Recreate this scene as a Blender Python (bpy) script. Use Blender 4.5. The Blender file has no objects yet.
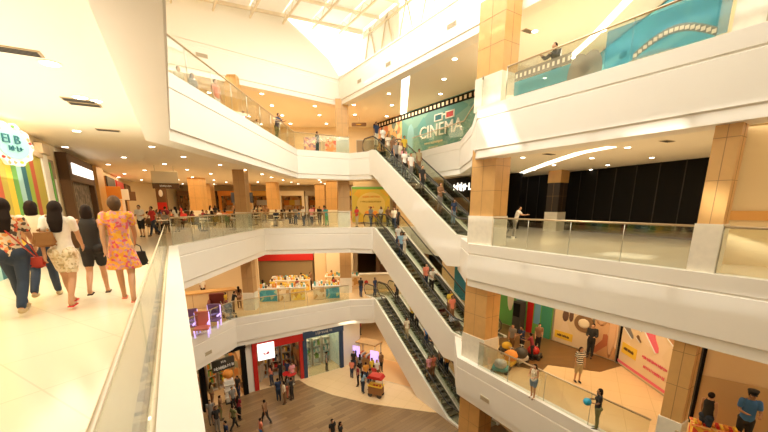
import bpy, bmesh, math, random
from mathutils import Vector, Matrix, geometry
random.seed(7)
S = bpy.context.scene
COL = S.collection
PI = math.pi
# ------------------------------------------------------------------ camera model (768x432)
F, CX, CY, EZ = 360., 384., 288., 1.57
P = math.atan(83/360.)
cp, sp = math.cos(P), math.sin(P)
def ray(x, y):
    a = (x-CX)/F; b = -(y-CY)/F
    return (a, cp+b*sp, -sp+b*cp)
def at(x, y, z):
    r = ray(x, y); t = (z-EZ)/r[2]
    return Vector((r[0]*t, r[1]*t, z))
def pxm(Y):                      # pixels per metre at distance Y
    return 375./Y
cd = bpy.data.cameras.new('camera'); cam = bpy.data.objects.new('camera', cd); COL.objects.link(cam)
cam.location = (0, 0, EZ); cam.rotation_euler = (PI/2-P, 0, 0)
cd.sensor_width = 36; cd.lens = 36*F/768; cd.shift_y = (CY-216)/768; cd.clip_start = .05; cd.clip_end = 300
S.camera = cam

# ------------------------------------------------------------------ materials
MATS = {}
def mat(name, col, rough=.5, metal=0, emis=0, noise=0, nscale=8, spec=.5, ecol=None):
    if name in MATS: return MATS[name]
    m = bpy.data.materials.new(name); m.use_nodes = True; MATS[name] = m
    nt = m.node_tree; b = nt.nodes['Principled BSDF']
    c = (*col, 1)
    b.inputs['Base Color'].default_value = c
    b.inputs['Roughness'].default_value = rough
    b.inputs['Metallic'].default_value = metal
    b.inputs['Specular IOR Level'].default_value = spec
    if emis:
        b.inputs['Emission Color'].default_value = (*(ecol or col), 1); b.inputs['Emission Strength'].default_value = emis
    if noise:
        tc = nt.nodes.new('ShaderNodeTexCoord'); n = nt.nodes.new('ShaderNodeTexNoise'); n.inputs['Scale'].default_value = nscale
        r = nt.nodes.new('ShaderNodeMixRGB'); r.inputs[1].default_value = tuple(v*(1-noise) for v in col)+(1,); r.inputs[2].default_value = tuple(min(1, v*(1+noise)) for v in col)+(1,)
        nt.links.new(tc.outputs['Object'], n.inputs['Vector']); nt.links.new(n.outputs[0], r.inputs[0]); nt.links.new(r.outputs[0], b.inputs['Base Color'])
    return m
def cellmat(name, cols, scale=14, rough=.7, vor=True):
    """patterned cloth or print: random cells coloured from a ramp"""
    if name in MATS: return MATS[name]
    m = bpy.data.materials.new(name); m.use_nodes = True; MATS[name] = m
    nt = m.node_tree; b = nt.nodes['Principled BSDF']; b.inputs['Roughness'].default_value = rough
    tc = nt.nodes.new('ShaderNodeTexCoord'); v = nt.nodes.new('ShaderNodeTexVoronoi'); v.inputs['Scale'].default_value = scale
    ra = nt.nodes.new('ShaderNodeValToRGB'); ra.color_ramp.interpolation = 'CONSTANT'
    el = ra.color_ramp.elements
    while len(el) < len(cols): el.new(1)
    for i, c in enumerate(cols): el[i].position = i/len(cols); el[i].color = (*c, 1)
    se = nt.nodes.new('ShaderNodeSeparateColor')
    nt.links.new(tc.outputs['Object'], v.inputs['Vector']); nt.links.new(v.outputs['Color'], se.inputs[0]); nt.links.new(se.outputs[0], ra.inputs[0]); nt.links.new(ra.outputs[0], b.inputs['Base Color'])
    return m
def brickmat(name, c1, c2, cm, w, h, off=.5, mortar=.01, rough=.3, rot=0, spec=.5):
    if name in MATS: return MATS[name]
    m = bpy.data.materials.new(name); m.use_nodes = True; MATS[name] = m
    nt = m.node_tree; b = nt.nodes['Principled BSDF']; b.inputs['Roughness'].default_value = rough; b.inputs['Specular IOR Level'].default_value = spec
    tc = nt.nodes.new('ShaderNodeTexCoord'); mp = nt.nodes.new('ShaderNodeMapping'); mp.inputs['Rotation'].default_value = (0, 0, rot)
    br = nt.nodes.new('ShaderNodeTexBrick'); br.offset = off
    br.inputs['Color1'].default_value = (*c1, 1); br.inputs['Color2'].default_value = (*c2, 1); br.inputs['Mortar'].default_value = (*cm, 1)
    br.inputs['Scale'].default_value = 1; br.inputs['Brick Width'].default_value = w; br.inputs['Row Height'].default_value = h; br.inputs['Mortar Size'].default_value = mortar
    nt.links.new(tc.outputs['Object'], mp.inputs[0]); nt.links.new(mp.outputs[0], br.inputs['Vector']); nt.links.new(br.outputs[0], b.inputs['Base Color'])
    return m
def glassmat(name, tint=(.93, .96, .92), refl=.12):
    m = bpy.data.materials.new(name); m.use_nodes = True; MATS[name] = m
    nt = m.node_tree; nt.nodes.clear()
    o = nt.nodes.new('ShaderNodeOutputMaterial'); mx = nt.nodes.new('ShaderNodeMixShader'); t = nt.nodes.new('ShaderNodeBsdfTransparent'); g = nt.nodes.new('ShaderNodeBsdfGlossy')
    t.inputs[0].default_value = (*tint, 1); g.inputs['Roughness'].default_value = .02
    lw = nt.nodes.new('ShaderNodeLayerWeight'); lw.inputs[0].default_value = .35
    mm = nt.nodes.new('ShaderNodeMath'); mm.operation = 'MULTIPLY_ADD'; mm.inputs[1].default_value = .3; mm.inputs[2].default_value = refl*.4
    nt.links.new(lw.outputs['Fresnel'], mm.inputs[0]); nt.links.new(mm.outputs[0], mx.inputs[0]); nt.links.new(t.outputs[0], mx.inputs[1]); nt.links.new(g.outputs[0], mx.inputs[2]); nt.links.new(mx.outputs[0], o.inputs[0])
    return m
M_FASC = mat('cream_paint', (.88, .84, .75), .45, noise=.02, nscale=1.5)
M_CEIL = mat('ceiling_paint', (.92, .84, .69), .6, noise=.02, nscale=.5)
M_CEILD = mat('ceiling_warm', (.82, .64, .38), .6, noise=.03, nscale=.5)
M_WALL = mat('wall_paint', (.84, .70, .46), .6, noise=.03, nscale=1)
M_WHITEW = mat('upper_wall_white', (.90, .86, .76), .6, noise=.01)
M_TILE = brickmat('cream_polished_tile', (.88, .76, .56), (.86, .75, .56), (.78, .66, .47), 1.0, 1.0, 0, .008, .16, rot=.52)
M_TILE2 = brickmat('warm_polished_tile', (.80, .58, .32), (.78, .56, .31), (.66, .46, .24), .9, .9, 0, .008, .25, rot=.5)
M_PLANK = brickmat('brown_plank_floor', (.20, .115, .05), (.29, .18, .08), (.15, .085, .035), 1.8, .22, .4, .006, .35, rot=-.75)
M_STONE = mat('speckled_stone', (.66, .50, .30), .3, noise=.25, nscale=30)
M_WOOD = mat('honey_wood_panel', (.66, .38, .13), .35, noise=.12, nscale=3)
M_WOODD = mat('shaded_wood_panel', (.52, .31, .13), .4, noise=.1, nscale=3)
M_MARB = mat('pale_marble', (.84, .78, .64), .25, noise=.12, nscale=5)
M_SEAM = mat('panel_seam', (.35, .2, .08), .6)
M_GLASS = glassmat('railing_glass')
M_GLASSC = glassmat('balustrade_glass', (.90, .93, .88), .04); M_GLASSC.node_tree.nodes['Math'].inputs[1].default_value = .10
M_SHOPG = glassmat('shop_glass', (.88, .93, .90), .2)
M_STEEL = mat('brushed_steel', (.55, .52, .42), .3, .8)
M_RAIL = mat('brass_toned_rail', (.55, .42, .25), .3, .6)
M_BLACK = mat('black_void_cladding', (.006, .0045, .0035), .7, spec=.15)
M_DARK = mat('dark_rubber', (.05, .045, .035), .45)
M_STEP = mat('escalator_step_metal', (.20, .18, .12), .4, .4)
M_STEPD = mat('step_riser_metal', (.07, .06, .04), .5, .3)  # darker metal for the riser under each tread
M_OLIVE = mat('olive_skirt_metal', (.30, .28, .19), .35, .5)
M_LAMP = mat('downlight_glow', (1, .93, .8), .5, emis=14, ecol=(1, .9, .72))
M_COVE = mat('cove_glow', (1, .95, .85), .5, emis=3.2, ecol=(1, .95, .82))
M_VENT = mat('vent_grille', (.42, .33, .2), .6)
M_VENTL = mat('fascia_grille', (.60, .55, .42), .6)
def C(name, r, g, b, **k): return mat(name, (r, g, b), k.pop('rough', .65), **k)
RED = C('glossy_red', .55, .02, .015, rough=.35); WHITE = C('plain_white', .9, .88, .82); TEAL = C('teal_print', .10, .40, .38)
YEL = C('yellow_print', .85, .55, .05); ORG = C('orange_paint', .80, .30, .04); NAVY = C('navy_paint', .03, .06, .12)
BROWN = C('dark_brown_frame', .16, .08, .03); GREEN = C('green_print', .15, .40, .08); PINKC = C('pink_print', .80, .15, .22)
BLUEC = C('blue_print', .05, .30, .50); TAN = C('tan_leather', .33, .16, .05); GREY = C('grey_shutter', .32, .25, .16); DTEAL = C('deep_teal', .02, .14, .18)
LGREY = C('light_grey', .6, .56, .48); CREAMP = C('cream_print', .86, .72, .50); WGLOW = cellmat('warm_shop_wall', [(.55, .30, .10), (.70, .42, .16), (.40, .20, .08), (.62, .36, .14), (.78, .55, .28), (.12, .07, .04), (.66, .25, .06), (.30, .30, .18)], 2.6); NEON = mat('lime_neon', (.5, .9, .1), .5, emis=1.2)
WGLOW_ = mat('warm_wall_glow', (.80, .46, .16), .7, emis=.12); WGLOW2 = mat('cool_wall_glow', (.60, .66, .55), .7, emis=.15)  # interior wall colours with added glow, standing in for shop lighting
SGLOW = mat('lit_sign_white', (1, .96, .9), .5, emis=1.3); VIOL = mat('violet_screen', (.62, .45, .95), .4, emis=1.0)
SKIN = C('warm_skin', .55, .30, .16, rough=.55); SKIN2 = C('brown_skin', .34, .17, .08, rough=.55); HAIRB = C('black_hair', .016, .009, .006, rough=.75, spec=.2); HAIRC = C('light_brown_hair', .10, .05, .018, rough=.8)
EYEW = C('eye_white', .8, .78, .72); LIP = C('lip_tone', .45, .14, .09)

# ------------------------------------------------------------------ mesh helpers
class MB:
    def __init__(s): s.bm = bmesh.new(); s.mi = 0
    def _tag(s, faces):
        for f in faces: f.material_index = s.mi
    def box(s, x0, x1, y0, y1, z0, z1, M=None):
        vs = [s.bm.verts.new(v) for v in [(x0,y0,z0),(x1,y0,z0),(x1,y1,z0),(x0,y1,z0),(x0,y0,z1),(x1,y0,z1),(x1,y1,z1),(x0,y1,z1)]]
        if M:
            for v in vs: v.co = M @ v.co
        s._tag([s.bm.faces.new([vs[i] for i in f]) for f in [(0,3,2,1),(4,5,6,7),(0,1,5,4),(1,2,6,5),(2,3,7,6),(3,0,4,7)]])
        return s
    def rbox(s, x0, x1, y0, y1, z0, z1, b=.02, seg=2):
        t = bmesh.new(); r = bmesh.ops.create_cube(t, size=1)
        for v in t.verts: v.co = Vector(((x0+x1)/2+v.co.x*(x1-x0), (y0+y1)/2+v.co.y*(y1-y0), (z0+z1)/2+v.co.z*(z1-z0)))
        bmesh.ops.bevel(t, geom=t.edges[:], offset=b, segments=seg, affect='EDGES', profile=.5)
        s.add(t); return s
    def add(s, t):
        t.verts.ensure_lookup_table(); mp = {}
        for v in t.verts: mp[v] = s.bm.verts.new(v.co)
        for f in t.faces:
            try: nf = s.bm.faces.new([mp[v] for v in f.verts]); nf.material_index = s.mi; nf.smooth = f.smooth
            except ValueError: pass
        t.free()
    def prism(s, pts, z0, z1):           # polygon in xy extruded in z
        a = [s.bm.verts.new((p[0], p[1], z0)) for p in pts]; b = [s.bm.verts.new((p[0], p[1], z1)) for p in pts]; n = len(pts)
        s._tag([s.bm.faces.new(a[::-1]), s.bm.faces.new(b)] + [s.bm.faces.new([a[i], a[(i+1)%n], b[(i+1)%n], b[i]]) for i in range(n)])
        return s
    def vprism(s, pts, y0, y1):          # polygon in xz extruded in y
        a = [s.bm.verts.new((p[0], y0, p[1])) for p in pts]; b = [s.bm.verts.new((p[0], y1, p[1])) for p in pts]; n = len(pts)
        s._tag([s.bm.faces.new(a), s.bm.faces.new(b[::-1])] + [s.bm.faces.new([a[(i+1)%n], a[i], b[i], b[(i+1)%n]]) for i in range(n)])
        return s
    def tube(s, pts, r, n=8, r1=None):
        pts = [Vector(p) for p in pts]; rings = []
        for i, p in enumerate(pts):
            d = (pts[min(i+1, len(pts)-1)]-pts[max(i-1, 0)]).normalized()
            q = d.to_track_quat('Z', 'Y'); rr = r if r1 is None else r+(r1-r)*i/(len(pts)-1)
            rings.append([s.bm.verts.new(p+q @ Vector((rr*math.cos(2*PI*k/n), rr*math.sin(2*PI*k/n), 0))) for k in range(n)])
        fs = []
        for a, b in zip(rings, rings[1:]):
            for k in range(n): fs.append(s.bm.faces.new([a[k], a[(k+1)%n], b[(k+1)%n], b[k]]))
        fs += [s.bm.faces.new(rings[0][::-1]), s.bm.faces.new(rings[-1])]
        for f in fs[:-2]: f.smooth = True
        s._tag(fs); return s
    def lathe(s, prof, cx=0, cy=0, n=20, sx=1, sy=1):
        rings = [[s.bm.verts.new((cx+max(r, .001)*sx*math.cos(2*PI*k/n), cy+max(r, .001)*sy*math.sin(2*PI*k/n), z)) for k in range(n)] for r, z in prof]
        fs = []
        for a, b in zip(rings, rings[1:]):
            for k in range(n): fs.append(s.bm.faces.new([a[k], a[(k+1)%n], b[(k+1)%n], b[k]]))
        for f in fs: f.smooth = True
        fs += [s.bm.faces.new(rings[0][::-1]), s.bm.faces.new(rings[-1])]
        s._tag(fs); return s
    def ball(s, c, r, sx=1, sy=1, sz=1, sub=2):
        t = bmesh.new(); bmesh.ops.create_icosphere(t, subdivisions=sub, radius=r)
        for v in t.verts: v.co = Vector((c[0]+v.co.x*sx, c[1]+v.co.y*sy, c[2]+v.co.z*sz))
        for f in t.faces: f.smooth = True
        s.add(t); return s
    def quad(s, pts):
        s._tag([s.bm.faces.new([s.bm.verts.new(p) for p in pts])]); return s
    def mesh(s, name, mats):
        me = bpy.data.meshes.new(name); bmesh.ops.recalc_face_normals(s.bm, faces=s.bm.faces[:]); s.bm.to_mesh(me); s.bm.free()
        for m in (mats if isinstance(mats, (list, tuple)) else [mats]): me.materials.append(m)
        return me
    def build(s, name, mats, parent=None, loc=None):
        return obj(name, s.mesh(name, mats), parent, loc)
def obj(name, me, parent=None, loc=None):
    o = bpy.data.objects.new(name, me); COL.objects.link(o)
    if parent: o.parent = parent
    if loc is not None: o.location = loc
    return o
def tag(o, label=None, cat=None, group=None, kind=None):
    if label: o['label'] = label
    if cat: o['category'] = cat
    if group: o['group'] = group
    if kind: o['kind'] = kind
    return o
def thing(name, label, cat, loc=(0, 0, 0), rz=0, group=None):
    o = bpy.data.objects.new(name, None); COL.objects.link(o); o.location = loc; o.rotation_euler = (0, 0, rz); o.empty_display_size = .1
    return tag(o, label, cat, group)
def struct(o): o['kind'] = 'structure'; return o
def dup(root, loc, rz=None, label=None, group=None):
    r = root.copy(); COL.objects.link(r); r.location = loc
    if rz is not None: r.rotation_euler = (0, 0, rz)
    if label: r['label'] = label
    if group: r['group'] = group
    for ch in root.children:
        c = ch.copy(); COL.objects.link(c); c.parent = r
        for g in ch.children:
            d = g.copy(); COL.objects.link(d); d.parent = c
    return r
def text(name, body, size, m, parent, loc, rot=(PI/2, 0, 0), ext=.01, align='CENTER'):
    if isinstance(body, int):        # lettering too blurred to read: a run of worn strokes
        rg = random.Random(body*7+int(size*100)); mb = MB(); w = size*.5; x = -w*body/2
        for _ in range(body):
            h = size*rg.uniform(.5, .8); b = -h/2+rg.uniform(-.04, .04)*size; t = size*.13
            mb.box(x, x+t, -ext, ext, b, b+h)
            if rg.random() < .6: mb.box(x, x+w*.72, -ext, ext, b+h*.45, b+h*.45+t)
            if rg.random() < .5: mb.box(x+w*.6, x+w*.6+t, -ext, ext, b, b+h*.8)
            if rg.random() < .4: mb.box(x, x+w*.7, -ext, ext, b, b+t)
            x += w*rg.choice([1, 1, 1, 1.2])
        return mb.build(name, m, parent, loc)
    cu = bpy.data.curves.new(name, 'FONT'); cu.body = body; cu.size = size; cu.extrude = ext; cu.align_x = align; cu.align_y = 'CENTER'; cu.materials.append(m)
    cu.resolution_u = 3
    t = bpy.data.objects.new('tmp_text', cu); COL.objects.link(t)
    me = bpy.data.meshes.new_from_object(t.evaluated_get(bpy.context.evaluated_depsgraph_get())); me.name = name
    bpy.data.objects.remove(t); bpy.data.curves.remove(cu)
    o = bpy.data.objects.new(name, me); COL.objects.link(o); o.parent = parent; o.location = loc; o.rotation_euler = rot
    return o
def face_rot(p0, p1): return math.atan2(p1[1]-p0[1], p1[0]-p0[0])

# ------------------------------------------------------------------ floors, ceilings, fascias
NEAR = [(3.2, -5.4)]; FARR = (13.3, -1.6)
ESC_S = Vector((-.75, 24.9)); UX, UY = .504, -.864; NX, NY = .864, .504; RUN = 8.22
HOLES = {
 3: [(3.2, -5.3), (.19, 0), (-5.75, 10.4), (-5.55, 24.4), (-2.4, 26.2), (-.85, 25.2), (1.9, 26.4), (4.25, 21.4), (3.95, 17.4), (3.42, 14.3), (7.45, 7.9), FARR],
 2: [(3.2, -5.5), (.03, 0), (-7.95, 13.9), (-8.0, 24.3), (-2.4, 25.4), (-.85, 24.9), (1.95, 26.4), (5.6, 20.0), (3.8, 18.6), (3.45, 14.7), (7.5, 8.0), FARR],
 1: [(3.2, -5.5), (.03, 0), (-9.6, 16.9), (-8.75, 20.2), (-2.4, 24.5), (-.85, 24.7), (1.95, 26.4), (5.6, 20.0), (3.8, 18.6), (3.22, 14.75), (7.17, 7.75), (13.0, -1.7)],
 4: [(3.2, -5.3), (.19, 0), (-13.2, 18.3), (-3.1, 27.1), (5.25, 13.9), (13.9, .2)],
}
LZ = {4: 10, 3: 5, 2: 0, 1: -5, 0: -10}
OUT = [(-34, -9), (26, -9), (26, 50), (-34, 50)]
def holed(z, hole, name, m, flip=False):
    ol = [Vector((x, y, z)) for x, y in OUT]; hl = [Vector((x, y, z)) for x, y in hole]
    no, nh = len(OUT), len(hole); V2 = [Vector(p[:2]) for p in OUT]+[Vector(p[:2]) for p in hole]
    ed = [(i, (i+1) % no) for i in range(no)]+[(no+i, no+(i+1) % nh) for i in range(nh)]
    cv, ce, cf, _, _, _ = geometry.delaunay_2d_cdt(V2, ed, [], 0, 1e-5)
    bm = bmesh.new(); vs = [bm.verts.new((v.x, v.y, z)) for v in cv]
    def inside(x, y):
        c = False
        for i in range(nh):
            (x1, y1), (x2, y2) = hole[i][:2], hole[i-1][:2]
            if (y1 > y) != (y2 > y) and x < (x2-x1)*(y-y1)/(y2-y1)+x1: c = not c
        return c
    for t in cf:
        g = sum((cv[i] for i in t), Vector((0, 0)))/len(t)
        if not inside(g.x, g.y): bm.faces.new([vs[i] for i in t])
    bm.normal_update()
    for f in bm.faces:
        if (f.normal.z < 0) != flip: f.normal_flip()
    me = bpy.data.meshes.new(name); bm.to_mesh(me); bm.free(); me.materials.append(m)
    return struct(obj(name, me))
def area(pts): return sum(pts[i][0]*pts[(i+1)%len(pts)][1]-pts[(i+1)%len(pts)][0]*pts[i][1] for i in range(len(pts)))/2
def offset(pts, d):              # d>0 : into the hole
    sg = 1 if area(pts) > 0 else -1; n = len(pts); out = []
    for i in range(n):
        p = Vector(pts[i]); a = (p-Vector(pts[i-1])).normalized(); b = (Vector(pts[(i+1)%n])-p).normalized()
        na = Vector((-a.y, a.x))*sg; nb = Vector((-b.y, b.x))*sg; k = (na+nb); k = k/max(.3, (1+na.dot(nb)))
        out.append((p.x+k.x*d, p.y+k.y*d))
    return out
def sweep(hole, prof, z, mb):
    rings = [[mb.bm.verts.new((x, y, z+h)) for x, y in offset(hole, d)] for d, h in prof]
    n = len(hole); fs = []
    for a, b in zip(rings, rings[1:]):
        for k in range(n): fs.append(mb.bm.faces.new([a[k], a[(k+1)%n], b[(k+1)%n], b[k]]))
    mb._tag(fs)
PROF = [(-.3, .0), (-.3, .04), (0, .04), (0, -.34), (-.03, -.36), (-.03, -.39), (0, -.41), (0, -1.42), (-.05, -1.45), (-.05, -1.72), (-.6, -1.75), (-.62, -1.4)]
for lv in (3, 2, 1):
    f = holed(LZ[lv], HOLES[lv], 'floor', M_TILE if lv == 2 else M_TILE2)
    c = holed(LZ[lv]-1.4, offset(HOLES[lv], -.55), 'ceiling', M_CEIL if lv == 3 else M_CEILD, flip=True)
    mb = MB(); sweep(HOLES[lv], PROF, LZ[lv], mb); mb.mi = 0
    struct(mb.build('trim_%d' % lv, M_FASC))
holed(8.6, offset(HOLES[4], -.5), 'ceiling', M_CEIL, flip=True)
holed(10.0, HOLES[4], 'floor', M_FASC)
mb = MB(); sweep(HOLES[4], [(-.3, 0), (0, 0), (0, -.06), (-.05, -.1), (-.05, -.3), (0, -.34), (0, -1.42), (-.05, -1.45), (-.05, -1.72), (-.6, -1.75), (-.62, -1.35)], 10, mb); struct(mb.build('trim_4', M_FASC))
mb = MB(); mb.quad([(x, y, -10) for x, y in OUT]); struct(mb.build('floor', M_TILE2))
# brown plank area on the ground floor
mb = MB(); mb.prism([(-22, 5), (-10.6, 18.6), (-8.3, 20.8), (-5.77, 22.4), (-5.0, 21.6), (-3.2, 20.4), (-.9, 19.4), (2.6, 18.5), (6, 18), (10, 8), (4, 0)], -10.0, -9.985)
struct(mb.build('floor_planks', M_PLANK))
# outer walls of the hall
mb = MB()
struct(MB().box(-34, -33.7, -9, 50, -10, 10).build('wall_left', M_WALL))
struct(MB().box(25.7, 26, -9, 50, -10, 10).build('wall_right', M_WALL))
struct(MB().box(-34, 26, 49.7, 50, -10, 10).build('wall_back', M_WALL))
struct(MB().box(-34, 26, -9.3, -9, -10, 13).build('wall_front', M_WALL))

# upper clerestory wall, roof and skylight
def wallseg(p0, p1, z0, z1, th, m, name):
    d = Vector((p1[0]-p0[0], p1[1]-p0[1])); L = d.length
    o = MB().box(0, L, 0, th, z0, z1).build(name, m); o.location = (p0[0], p0[1], 0); o.rotation_euler = (0, 0, math.atan2(d.y, d.x)); return struct(o)
wallseg((-26, 7.15), (-1.4, 28.58), 9.9, 14.5, .3, M_WHITEW, 'wall_upper')
M_ROOF = mat('roof_sheet', (.80, .75, .62), .6, emis=.18, ecol=(1, .93, .78), noise=.05, nscale=2)  # own glow stands in for daylight coming through the sheets
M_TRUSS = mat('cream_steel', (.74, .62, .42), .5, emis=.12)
SUNV = Vector((-1.1, -.15, 1))
O2 = Vector((-1.5, 28.4)); E1 = Vector((-.754, -.657)); E2 = Vector((.535, -.845))
def RP(a, b, dz=0): return Vector((O2.x+E1.x*a+E2.x*b, O2.y+E1.y*a+E2.y*b, 13.2-.13*min(a, 12)+dz))
wq = RP(0, 0); 
def rwall(b0, b1):
    p0, p1 = RP(-.05, b0), RP(-.05, b1); wallseg(p0[:2], p1[:2], 9.9, 13.3, .2, M_WHITEW, 'wall_upper_right')
rwall(0, 4.4); rwall(8.6, 40)
SUNT = [at(603, 247, 0), at(624, 256, 0), at(745, 262, 0), at(765, 272, 0), at(180, 410, 0), at(160, 395, 0), at(20, 283, 0), at(60, 286, 0)]  # chosen sun spots; roof panels are opened to throw light here
def build_roof():
    R_ = bpy.data.objects.new('skylight_roof', None); COL.objects.link(R_); R_['kind'] = 'structure'
    holes = []
    for T in SUNT:
        det = E1.x*E2.y-E1.y*E2.x; zr = 12.3
        for _ in range(5):
            k = (zr-T.z)/SUNV.z; q = T+SUNV*k; d = Vector((q.x, q.y))-O2; zr = 13.4-.13*min((d.x*E2.y-d.y*E2.x)/det, 12)
        holes.append(((d.x*E2.y-d.y*E2.x)/det, (E1.x*d.y-E1.y*d.x)/det))
    pa, pb = 2.0, 2.2
    for i in range(17):
        for j in range(18):
            a0, b0 = .06+i*pa, .06+j*pb; a1, b1 = a0+pa-.12, b0+pb-.12
            hh = [(a, b) for a, b in holes if a0-.06 < a < a1+.06 and b0-.06 < b < b1+.06]
            if hh:
                for u in range(3):
                    for w_ in range(3):
                        c0, c1, e0_, e1_ = a0+u*(a1-a0)/3, a0+(u+1)*(a1-a0)/3, b0+w_*(b1-b0)/3, b0+(w_+1)*(b1-b0)/3
                        if any(abs((c0+c1)/2-a) < .62 and abs((e0_+e1_)/2-b) < .62 for a, b in hh): continue
                        ps = [RP(c0, e0_, .2), RP(c1, e0_, .2), RP(c1, e1_, .2), RP(c0, e1_, .2)]; mb = MB()
                        v = [mb.bm.verts.new(q) for q in ps]+[mb.bm.verts.new(q+Vector((0, 0, .05))) for q in ps]
                        for f in [(0,3,2,1),(4,5,6,7),(0,1,5,4),(1,2,6,5),(2,3,7,6),(3,0,4,7)]: mb.bm.faces.new([v[k] for k in f])
                        mb.build('roof_panel', M_ROOF, R_)
                continue
            mb = MB(); ps = [RP(a0, b0, .2), RP(a1, b0, .2), RP(a1, b1, .2), RP(a0, b1, .2)]
            v = [mb.bm.verts.new(q) for q in ps]+[mb.bm.verts.new(q+Vector((0, 0, .05))) for q in ps]
            for f in [(0,3,2,1),(4,5,6,7),(0,1,5,4),(1,2,6,5),(2,3,7,6),(3,0,4,7)]: mb.bm.faces.new([v[k] for k in f])
            mb.build('roof_panel', M_ROOF, R_)
    def bar(p, q, w, h, nm):
        mb = MB(); d = (q-p); t = Vector((-d.y, d.x, 0)).normalized()*w/2
        v = [mb.bm.verts.new(x) for x in (p-t, q-t, q+t, p+t)]+[mb.bm.verts.new(x+Vector((0, 0, h))) for x in (p-t, q-t, q+t, p+t)]
        for f in [(0,3,2,1),(4,5,6,7),(0,1,5,4),(1,2,6,5),(2,3,7,6),(3,0,4,7)]: mb.bm.faces.new([v[k] for k in f])
        mb.build(nm, M_TRUSS, R_)
    for j in range(19): bar(RP(0, j*pb, .05), RP(12, j*pb, .05), .1, .2, 'purlin'); bar(RP(12, j*pb, .05), RP(34, j*pb, .05), .1, .2, 'purlin')
    for i in range(18):
        bar(RP(i*pa, 0, -.35), RP(i*pa, 38, -.35), .08, .1, 'roof_beam')
        mb = MB()
        for k in range(28): mb.tube([RP(i*pa, k*1.36, -.3), RP(i*pa, k*1.36+.68, .15), RP(i*pa, k*1.36+1.36, -.3)], .02, 5)
        mb.build('roof_truss', M_TRUSS, R_)
    mb = MB()
    for k in range(4): mb.tube([RP(.02, k*2.1, -2.9), RP(.02, k*2.1+1.05, 0), RP(.02, k*2.1+2.1, -2.9)], .05, 6)
    mb.build('edge_truss', M_TRUSS, R_)
build_roof()
# sun patch on the upper wall, an added glowing slab cut on a slant
ga = math.atan2(21.43, 24.6); o = MB().vprism([(-6.0, 12.55), (-3.0, 11.0), (-2.2, 10.15), (-.1, 11.4), (-.1, 13.1)], -.04, -.01).build('sun_patch_1', mat('sun_patch_glow', (1, 1, 1), .5, emis=1.6, ecol=(1, .99, .95))); o.location = (-1.4, 28.58, 0); o.rotation_euler = (0, 0, ga); struct(o)

# columns : honey wood over a pale marble base, one per storey
def column(cx, cy, w, d, rz, z0, z1, name='column', m=None):
    r = struct(bpy.data.objects.new(name, None)); COL.objects.link(r); r.location = (cx, cy, z0); r.rotation_euler = (0, 0, rz)
    m = m or M_WOOD; h = z1-z0
    mb = MB(); mb.box(-w/2, w/2, -d/2, d/2, 1.15, h); mb.mi = 1
    for s in (-1, 1):
        mb.box(-.006, .006, s*(d/2+.004), s*(d/2-.01), 1.15, h)
        mb.box(s*(w/2+.004), s*(w/2-.01), -.006, .006, 1.15, h)
    for z in (2.1, 3.0):
        mb.box(-w/2-.004, w/2+.004, -d/2-.004, d/2+.004, z-.006, z+.006)
    mb.build('wood_cladding', [m, M_SEAM], r)
    MB().box(-w/2-.03, w/2+.03, -d/2-.03, d/2+.03, 0, 1.15).build('marble_base', M_MARB, r)
    return r
RANG = math.atan2(-6.6, 4.2)
RA = Vector((3.45, 14.7)); RDv = Vector((.517, -.856)); RN = Vector((.856, .517))
ncol = tuple(RA+RDv*.40+RN*.56); rcol = tuple(RA+RDv*7.50+RN*.30)
for z0, z1 in ((5, 8.65), (0, 3.65), (-5, -1.35), (-10, -6.35)):
    column(*ncol, 1.2, .8, RANG, z0, z1)
    column(*rcol, .46, .36, RANG, z0, z1)
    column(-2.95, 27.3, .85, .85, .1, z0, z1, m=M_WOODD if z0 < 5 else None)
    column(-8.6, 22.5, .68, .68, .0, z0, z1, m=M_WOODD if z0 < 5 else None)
for x, y in ((-14.5, 29), (-13.5, 36), (-10.3, 34.5), (-6.5, 38), (-4.6, 33), (-17.5, 37)):
    column(x, y, .95, .95, 0, 0, 3.65, m=M_WOOD)

# ------------------------------------------------------------------ railings
def railing(pts, z, label, off=-.16, h=1.05, posts=True, m=M_RAIL, step=1.55, rr=.028, gm=None):
    root = thing('glass_railing', label, 'railing', (pts[0][0], pts[0][1], z)); o = Vector((pts[0][0], pts[0][1], 0))
    g = MB(); p_ = MB(); ps = [Vector((x, y, 0))-o for x, y in pts]
    for a, b in zip(ps, ps[1:]):
        L = (b-a).length; n = max(1, round(L/step)); d = (b-a)/L; t = Vector((-d.y, d.x, 0))*.008
        for k in range(n):
            s0 = a+d*(L*k/n+.012); s1 = a+d*(L*(k+1)/n-.012)
            v = [g.bm.verts.new(q) for q in [s0-t, s1-t, s1+t, s0+t]]+[g.bm.verts.new(q+Vector((0, 0, h-.03))) for q in [s0-t, s1-t, s1+t, s0+t]]
            for f in [(0,3,2,1),(4,5,6,7),(0,1,5,4),(1,2,6,5),(2,3,7,6),(3,0,4,7)]: g.bm.faces.new([v[i] for i in f])
            if posts: MB().tube([s0-d*.012, s0-d*.012+Vector((0, 0, h-.02))], .012, 6).build('post', M_STEEL, root)
    g.build('glass_panel', gm or M_GLASS, root)
    r = MB(); r.tube([p+Vector((0, 0, h)) for p in ps], rr, 8); r.build('handrail', m, root)
    return root
def hp(lv, idx, d=-.16): o = offset(HOLES[lv], d); return [o[i] for i in idx]
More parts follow.
